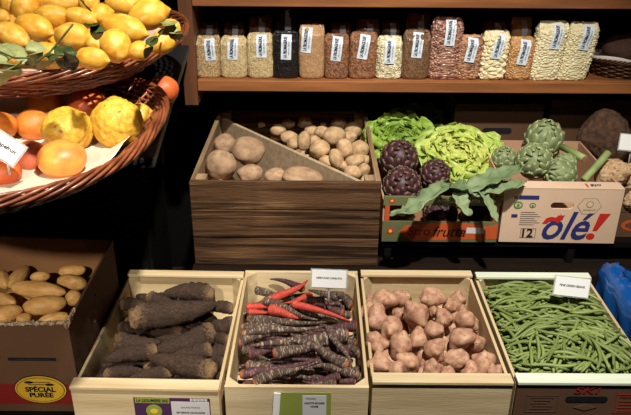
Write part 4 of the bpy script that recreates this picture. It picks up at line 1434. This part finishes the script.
plate(ellipse(.075, .124, .008, .008, 20), yo - .0020, yo - .0015, 'round_emblem', m_cardw, ob)
lettering('GARANTIE', .008, m_inkgreen, ob, (.075, yo - .0022, .107), width=.034, squash=.9)
vs_, fs_ = text_mesh('olé', .02, shear=.35, weight=.0006)
mesh_obj('lettering', [Vector((-v.x * 1.2 + .092, -QY + .020 - v.y * 1.2, QH + .0050)) for v in vs_], fs_, m_inkblue, ob, smooth=False)
MB().box((.062, -QY + .006, QH + .0045), (.067, -QY + .032, QH + .0050)).build('exclamation_mark', m_inkred, ob)

# ------------------------------------------------------------------ celeriac box stack at right
for k, (z0, h, lab) in enumerate(((.603, .078, 'lower brown cardboard box in the stack under the celeriac'), (.682, .075, 'upper brown cardboard box of the right stack, holding celeriac'))):
    r = empty('fruit_box', (1.02, 1.99, z0), label=lab, cat='fruit box', group='stacked boxes at the right')
    X, Y = .16, .19
    MB().box((-X, -Y, .001), (X, -Y + .005, h)).build('front_panel', m_card, r)
    MB().box((-X, Y - .005, .001), (X, Y, h)).build('back_panel', m_card, r)
    for s in (-1, 1):
        MB().box((min(s * X, s * (X - .005)), -Y + .0055, .001), (max(s * X, s * (X - .005)), Y - .0055, h)).build('side_panel', m_card, r)
    MB().box((-X + .006, -Y + .006, 0), (X - .006, Y - .006, .004)).build('bottom', m_cardin, r)
    plate(ellipse(-.105, h * .5, .035, .018), -Y - .0008, -Y - .0002, 'orange_emblem', m_orangep, r)
    plate(ellipse(-.105, h * .5, .024, .010), -Y - .0014, -Y - .0009, 'orange_emblem', m_card, r)
cel = [lump_mesh('celeriac', celeriac_fn(i), m_cel, ICO5) for i in range(3)]
for px, py, r, z, lb in [(612, 174, 17, .765, 'pale knobbly celeriac behind the right edge of the white box'), (634, 176, 15, .755, 'celeriac at the picture edge under the white card'), (634, 197, 14, .725, 'pale smooth celeriac lying at front of the right box')]:
    t = dist_t(px, py, z)
    place('celeriac', cel[py % 3], at(px, py, z=z), r * t / F * .95, randq(), label=lb, cat='celeriac', group='celeriac roots')
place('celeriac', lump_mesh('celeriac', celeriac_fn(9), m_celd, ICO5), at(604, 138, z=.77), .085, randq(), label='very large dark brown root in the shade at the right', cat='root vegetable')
price_card('blank white card standing over the celeriac at picture edge', at(633, 143, z=.85), .075, .045, R(-5), R(15), '', stem=.05, rolly=R(4))

# dark boxes behind the lettuces
def plainbox(name, loc, X, Y, h, mat, label, cat='cardboard box', rz=0, slot=False):
    r = empty(name, loc, rz, label=label, cat=cat)
    MB().box((-X, -Y, .001), (X, -Y + .006, h)).build('front_panel', mat, r)
    MB().box((-X, Y - .006, .001), (X, Y, h)).build('back_panel', mat, r)
    for s in (-1, 1):
        MB().box((min(s * X, s * (X - .006)), -Y + .0065, .001), (max(s * X, s * (X - .006)), Y - .0065, h)).build('side_panel', mat, r)
    MB().box((-X + .007, -Y + .007, 0), (X - .007, Y - .007, .004)).build('bottom', mat, r)
    if slot: plate(rrect(0, h * .62, .10, .022, .01), -Y - .0008, -Y - .0002, 'hand_hole', m_ink, r)
    return r


plainbox('cardboard_box', (.62, 2.38, .603), .15, .10, .25, m_card, 'tall brown cardboard box in the shade behind the artichokes', slot=True)
plainbox('cardboard_box', (.96, 2.40, .603), .16, .10, .26, m_card, 'brown cardboard box in deep shade behind the large dark root')

oo = at(164, 90, z=1.115)
place('orange', rnds['b'], (oo.x, oo.y, 1.115), .033, label='shaded orange standing on grey stand top between baskets and shelf', cat='orange')

# ------------------------------------------------------------------ blue film crate at far right
cr5, X5, Y5 = crate('pale crate lined with blue plastic film at far right', 0.760, 1.05, 1.18, 1.61, .100, False)
vs = []; fs = []
NU, NV = 44, 24
prof = [(-.186, .030), (-.184, .08), (-.180, .122), (-.162, .140), (-.140, .136), (-.120, .126), (-.100, .120), (-.08, .104), (-.05, .09), (0, .08)]
for i in range(NU + 1):
    u = i / NU
    y = -.21 + .43 * u
    for j in range(NV + 1):
        x_ = j / NV * (len(prof) - 1); k = min(int(x_), len(prof) - 2); f = x_ - k
        X = prof[k][0] * (1 - f) + prof[k + 1][0] * f; Z = prof[k][1] * (1 - f) + prof[k + 1][1] * f
        nn = noise.noise(Vector((u * 9, j * .28, 1))) ; n2 = noise.noise(Vector((u * 20, j * .5, 7)))
        vs.append(Vector((X + .010 * nn + .004 * n2 + (.012 if j < 12 else 0), y, max(.012, Z + .016 * nn + .006 * n2) + .012 * u)))
for i in range(NU):
    for j in range(NV):
        a = i * (NV + 1) + j
        fs.append((a, a + NV + 1, a + NV + 2, a + 1))
fl = mesh_obj('plastic_film', vs, fs, m_blue)
fl.location = (.926, 1.395, .475)
m_ = fl.modifiers.new('solid', 'SOLIDIFY'); m_.thickness = .0008
tag(fl, 'crumpled blue plastic film draped over crate edge right of the beans', 'plastic film')
bb = MB().box((-.095, -.15, -.006), (.10, .19, .006)).build('cream_board', m_cream)
bb.location = (.947, 1.40, .612); bb.rotation_euler = (0, R(-3), R(3))
tag(bb, 'cream flat board lying in the blue-lined crate at picture edge', 'board')


# ------------------------------------------------------------------ bags on the shelf
def bag_material(name, c1, c2, cell, depth, c3=None):
    return M(name, c1, c2, scale=cell, vor=True, ramp=(.25, .75), rough=.45, coat=.25, bump=depth, bscale=cell, vary=.03)


BAGM = {
    'barley': bag_material('pale_grain', (200, 174, 130), (150, 120, 84), 260, .6),
    'rice': bag_material('cream_grain', (212, 190, 146), (170, 148, 104), 320, .5),
    'black': bag_material('black_grain', (30, 23, 24), (15, 12, 14), 240, .7),
    'couscous': bag_material('tan_fine_grain', (192, 152, 112), (160, 122, 84), 420, .4),
    'brown': bag_material('brown_grain', (158, 110, 78), (104, 70, 50), 260, .7),
    'white': bag_material('white_grain', (232, 224, 190), (180, 166, 128), 170, .9),
    'lentil': bag_material('brown_lentil', (128, 96, 68), (88, 62, 44), 280, .6),
    'mottled': M('mottled_bean', (184, 136, 112), attr=(96, 56, 50), rough=.35, coat=.25, vary=0),
    'pinkbean': M('tan_bean', (186, 138, 102), attr=(122, 78, 56), rough=.35, coat=.25, vary=0),
    'butter': M('butter_bean', (236, 224, 186), attr=(216, 198, 154), rough=.35, coat=.25, vary=0),
    'nut': M('amber_bean', (206, 160, 104), attr=(166, 118, 72), rough=.35, coat=.25, vary=0),
    'haricot': M('white_bean', (236, 226, 188), attr=(212, 198, 152), rough=.35, coat=.25, vary=0),
}
CELL = {'mottled': (105, .0034), 'pinkbean': (115, .0030), 'butter': (66, .0052), 'nut': (125, .0026), 'haricot': (110, .0034), 'white': (190, .0021), 'brown': (260, .0005), 'lentil': (280, .0005)}


def bag(kind, w, d, h, loc, lean, label, seed, labx=.0, labw=.026, labh=.068, labtilt=0.0, labtop=0.0, detail=True, rz=0.0, group='bagged pulses in front row on shelf'):
    r = empty('bag', loc, rz, label=label, cat='bag of pulses' , group=group)
    cell, dep = CELL.get(kind, (0, 0))
    big = detail and dep > .002
    A = (176 if big else 90) if detail else 40; Q = (150 if big else 60) if detail else 24
    rng_off = seed * 1.37
    sd = seed * 3.7

    def surf(a, t):
        # t 0..1 height
        bulge = 1 + .05 * math.sin(PI * min(1, t * 1.15)) + .035 * noise.noise(Vector((math.cos(a) * 1.5 + sd, math.sin(a) * 1.5, t * 3)))
        if t < .07: s = .90 + .10 * math.sin(t / .07 * PI / 2)
        elif t > .86:
            u = (t - .86) / .14
            s = 1 - .12 * u ** 2
        else: s = 1
        n = 3.6
        p = superell(a, w / 2 * s * bulge, d / 2 * (s if t < .86 else max(.25, 1 - .85 * ((t - .86) / .14) ** 1.3)) * bulge, n)
        wr = .0016 * noise.noise(Vector((math.cos(a) * 5 + sd, math.sin(a) * 5, t * 9))) * (1 + 1.5 * max(0, t - .75) * 4)
        p += p.normalized() * wr
        p.z = h * t + .016 * max(0, t - .8) * 5 * noise.noise(Vector((math.cos(a) * 1.6 + sd, math.sin(a) * 2, 9)))
        p.x += lean * t * h
        return p
    vs = []; fs = []; tint = []
    for q in range(Q + 1):
        t = q / Q
        for i in range(A):
            a = 2 * PI * i / A
            p = surf(a, t); tt = 0
            if big:
                dd, cp_ = noise.voronoi(Vector((p.x * cell * .8, p.y * cell, p.z * cell * 1.15)) + Vector((sd, 0, 0)))
                tt = abs(noise.cell(cp_[0] * 3.1 + Vector((9, 5, 2)))) % 1.0
                n = Vector((math.cos(a), math.sin(a), .0))
                k = min(1, (dd[1] - dd[0]) * 2.2)
                fade = 1 if t < .9 else max(0, 1 - (t - .9) / .08)
                p += n * dep * 1.6 * (k ** .6 - .7) * fade
            vs.append(p); tint.append(tt)
    for q in range(Q):
        for i in range(A):
            j = (i + 1) % A
            fs.append((q * A + i, q * A + j, (q + 1) * A + j, (q + 1) * A + i))
    fs.append(tuple(range(A - 1, -1, -1)))
    fs.append(tuple(Q * A + i for i in range(A)))
    mesh_obj('contents', vs, fs, BAGM[kind], r, tint=tint)
    # gathered plastic top fold
    mb = MB()
    top = []
    for i in range(25):
        q = i / 24 * 2 - 1
        top.append(q)
    pv = []; pf = []
    for row in range(5):
        v = row / 4
        for q in top:
            x = q * w * .44 * (1 - .25 * v) + lean * h; y = -d * .02 + d * .30 * v + .003 * noise.noise(Vector((q * 5, v * 3, sd)))
            z = h * .985 + .007 * math.sin(v * PI) + .003 * noise.noise(Vector((q * 7, v, sd)))
            pv.append(Vector((x, y, z)))
    for row in range(4):
        for i in range(24):
            a = row * 25 + i
            pf.append((a, a + 1, a + 26, a + 25))
    mb.add(pv, pf)
    mb.build('folded_top', BAGM[kind], r, smooth=True, solid=.0012)

    # label: strip lying on the front face
    def front(u, z):     # point on the front at x offset u, height z, slightly off the surface
        t = z / h
        if t > 1.0: t = 1.0
        best = surf(-PI / 2, min(t, .985))
        s = 1
        y = best.y
        # curve back toward the sides
        xx = u / (w / 2)
        y = best.y * (max(0.0, 1 - min(.98, abs(xx)) ** 3.6)) ** (1 / 3.6)
        return Vector((u + lean * z, y - .0042 if cell and dep > .002 else y - .0022, min(z, h + .003)))
    ct, stt = math.cos(labtilt), math.sin(labtilt)
    z1 = h * (1.0 + labtop); cz = z1 - labh / 2
    vs = []; fs = []
    NX, NZ = 6, 16

    def mp(u, v, off=0):
        X = labx + u * ct + v * stt; Z = cz - u * stt + v * ct
        p = front(X, Z)
        p.y -= off
        return p
    for i in range(NZ + 1):
        for j in range(NX + 1):
            vs.append(mp((j / NX - .5) * labw, (i / NZ - .5) * labh))
    for i in range(NZ):
        for j in range(NX):
            a = i * (NX + 1) + j
            fs.append((a, a + 1, a + NX + 2, a + NX + 1))
    lb = mesh_obj('paper_label', vs, fs, m_label, r)
    if detail:
        tv, tf = TXT
        mesh_obj('lettering', [mp(-v.y * (labw * .36 / .01) - labw * .10, v.x * labh * .86, .0007) for v in tv], tf, m_labtxt, lb, smooth=False)
        tv, tf = TXT2
        mesh_obj('lettering', [mp(-v.y * (labw * .10 / .01) + labw * .26, v.x * labh * .62, .0007) for v in tv], tf, m_labtxt, lb, smooth=False)
    return r


def norm_text(s, weight):
    v, f = text_mesh(s, .01, weight=weight)
    x0 = min(p.x for p in v); x1 = max(p.x for p in v); y0 = min(p.y for p in v); y1 = max(p.y for p in v)
    return [Vector(((p.x - (x0 + x1) / 2) / (x1 - x0), (p.y - (y0 + y1) / 2) / (y1 - y0) * .01, 0)) for p in v], f


TXT = norm_text('LA FROMAGERIE', .0004)
TXT2 = norm_text('=== == =====', .0001)

zs = .961
# (left px, right px, top px, kind, lean, label offset px from centre, label tilt deg, label length, label top offset, description)
BG = [
    (198, 222, 37, 'barley', .00, 3, -4, .064, .00, 'small bag of pale grain, leftmost against the shelf upright'),
    (222, 248, 37, 'rice', .00, 0, 3, .064, .02, 'bag of cream grain, second from shelf upright'),
    (248, 274, 34, 'rice', .00, 2, 0, .068, .03, 'bag of cream grain beside the black bag'),
    (273, 299, 32, 'black', .00, 1, 2, .074, -.02, 'bag of black grain with white label'),
    (299, 324, 26, 'couscous', .00, -5, 5, .074, .0, 'tall bag of fine tan grain right of the black bag'),
    (324, 348, 35, 'brown', .00, 0, 6, .072, .0, 'bag of brown grain right of the tall tan bag'),
    (348, 375, 33, 'brown', .02, 0, 8, .072, .0, 'wider bag of brown grain left of the white beads bag'),
    (375, 400, 37, 'white', .00, 0, 2, .074, .0, 'bag of small white pulses between two brown grain bags'),
    (400, 427, 31, 'lentil', .02, 0, 4, .074, .0, 'bag of dark brown lentils left of the tall mottled beans'),
    (427, 457, 18, 'mottled', .02, 2, 3, .076, .0, 'tall bag of mottled pink beans'),
    (452, 477, 36, 'pinkbean', .04, 1, 8, .072, .0, 'bag of tan speckled beans beside the tall mottled beans'),
    (477, 503, 32, 'butter', .04, 1, 7, .074, .0, 'bag of big white butter beans'),
    (503, 528, 38, 'nut', .05, 1, 7, .074, .0, 'bag of amber beans right of the butter beans'),
    (526, 556, 22, 'haricot', .09, 3, 4, .074, .0, 'tall bag of white beans, second from the right'),
    (554, 584, 23, 'haricot', .13, 2, 7, .074, .0, 'tall leaning bag of white beans, rightmost'),
]
for i, (xl, xr, yt, kind, lean, lo_, tl, lh, lt, desc) in enumerate(BG):
    yfront = 2.185
    pl = at(xl, 78, y=yfront + .03); pr = at(xr, 78, y=yfront + .03)
    w = (pr.x - pl.x) * .99; d = .062
    yc = yfront + d / 2
    h = at((xl + xr) / 2, yt, y=yc).z - zs - .002
    bag(kind, w, d, h, ((pl.x + pr.x) / 2, yc, zs), lean, desc, i, labx=lo_ / 320, labh=lh, labtilt=R(tl), labtop=lt, labw=.032)
BG2 = [(250, 273, 17, 'brown', 'dim brown grain bag behind the second cream bag'), (276, 298, 9, 'black', 'dark bag standing behind the black grain bag'),
       (330, 350, 24, 'brown', 'dim bag behind the brown grain bag'), (355, 378, 20, 'brown', 'dim bag behind the wider brown grain bag'), (380, 398, 22, 'lentil', 'dim bag behind the small white pulses'),
       (404, 427, 14, 'brown', 'dim bag with label behind the lentils'), (200, 221, 24, 'brown', 'dim brown bag behind the leftmost bag'), (225, 246, 24, 'brown', 'dim brown bag behind the second bag'),
       (480, 502, 22, 'brown', 'dim bag behind the butter beans'), (506, 526, 18, 'nut', 'dim amber bag with label behind the amber beans'), (302, 324, 22, 'brown', 'dim bag behind the tall tan bag')]
for i, (xl, xr, yt, kind, desc) in enumerate(BG2):
    yc = 2.31
    pl = at(xl, 60, y=yc); pr = at(xr, 60, y=yc)
    h = at((xl + xr) / 2, yt, y=yc).z - zs - .002
    bag(kind, (pr.x - pl.x), .06, h, ((pl.x + pr.x) / 2, yc, zs), 0, desc, i + 30, labx=.006, labw=.019, labh=.06, detail=False, group='bagged pulses in back row on shelf')

# basket with paper and bread at right end of the shelf
rbk = basket('wicker_basket', (1.02, 2.30, zs), .135, .115, .055, .8, 'small brown wicker basket with paper at the right end of shelf', n=2.2, rows=8, stakes=30, mat=m_wicker_d, strand=.0034, rimr=.0045)
liner(rbk, .135, .115, 2.2, .012, .058, .72, 1.12, m_paper, seed=2)
place('bread_loaf', lump_mesh('bread_loaf', potato_fn(200, .12, .06), m_bread), (1.02, 2.30, zs + .075), (.085, .07, .05), label='dark crusty loaf in the small basket at right end of shelf', cat='bread')
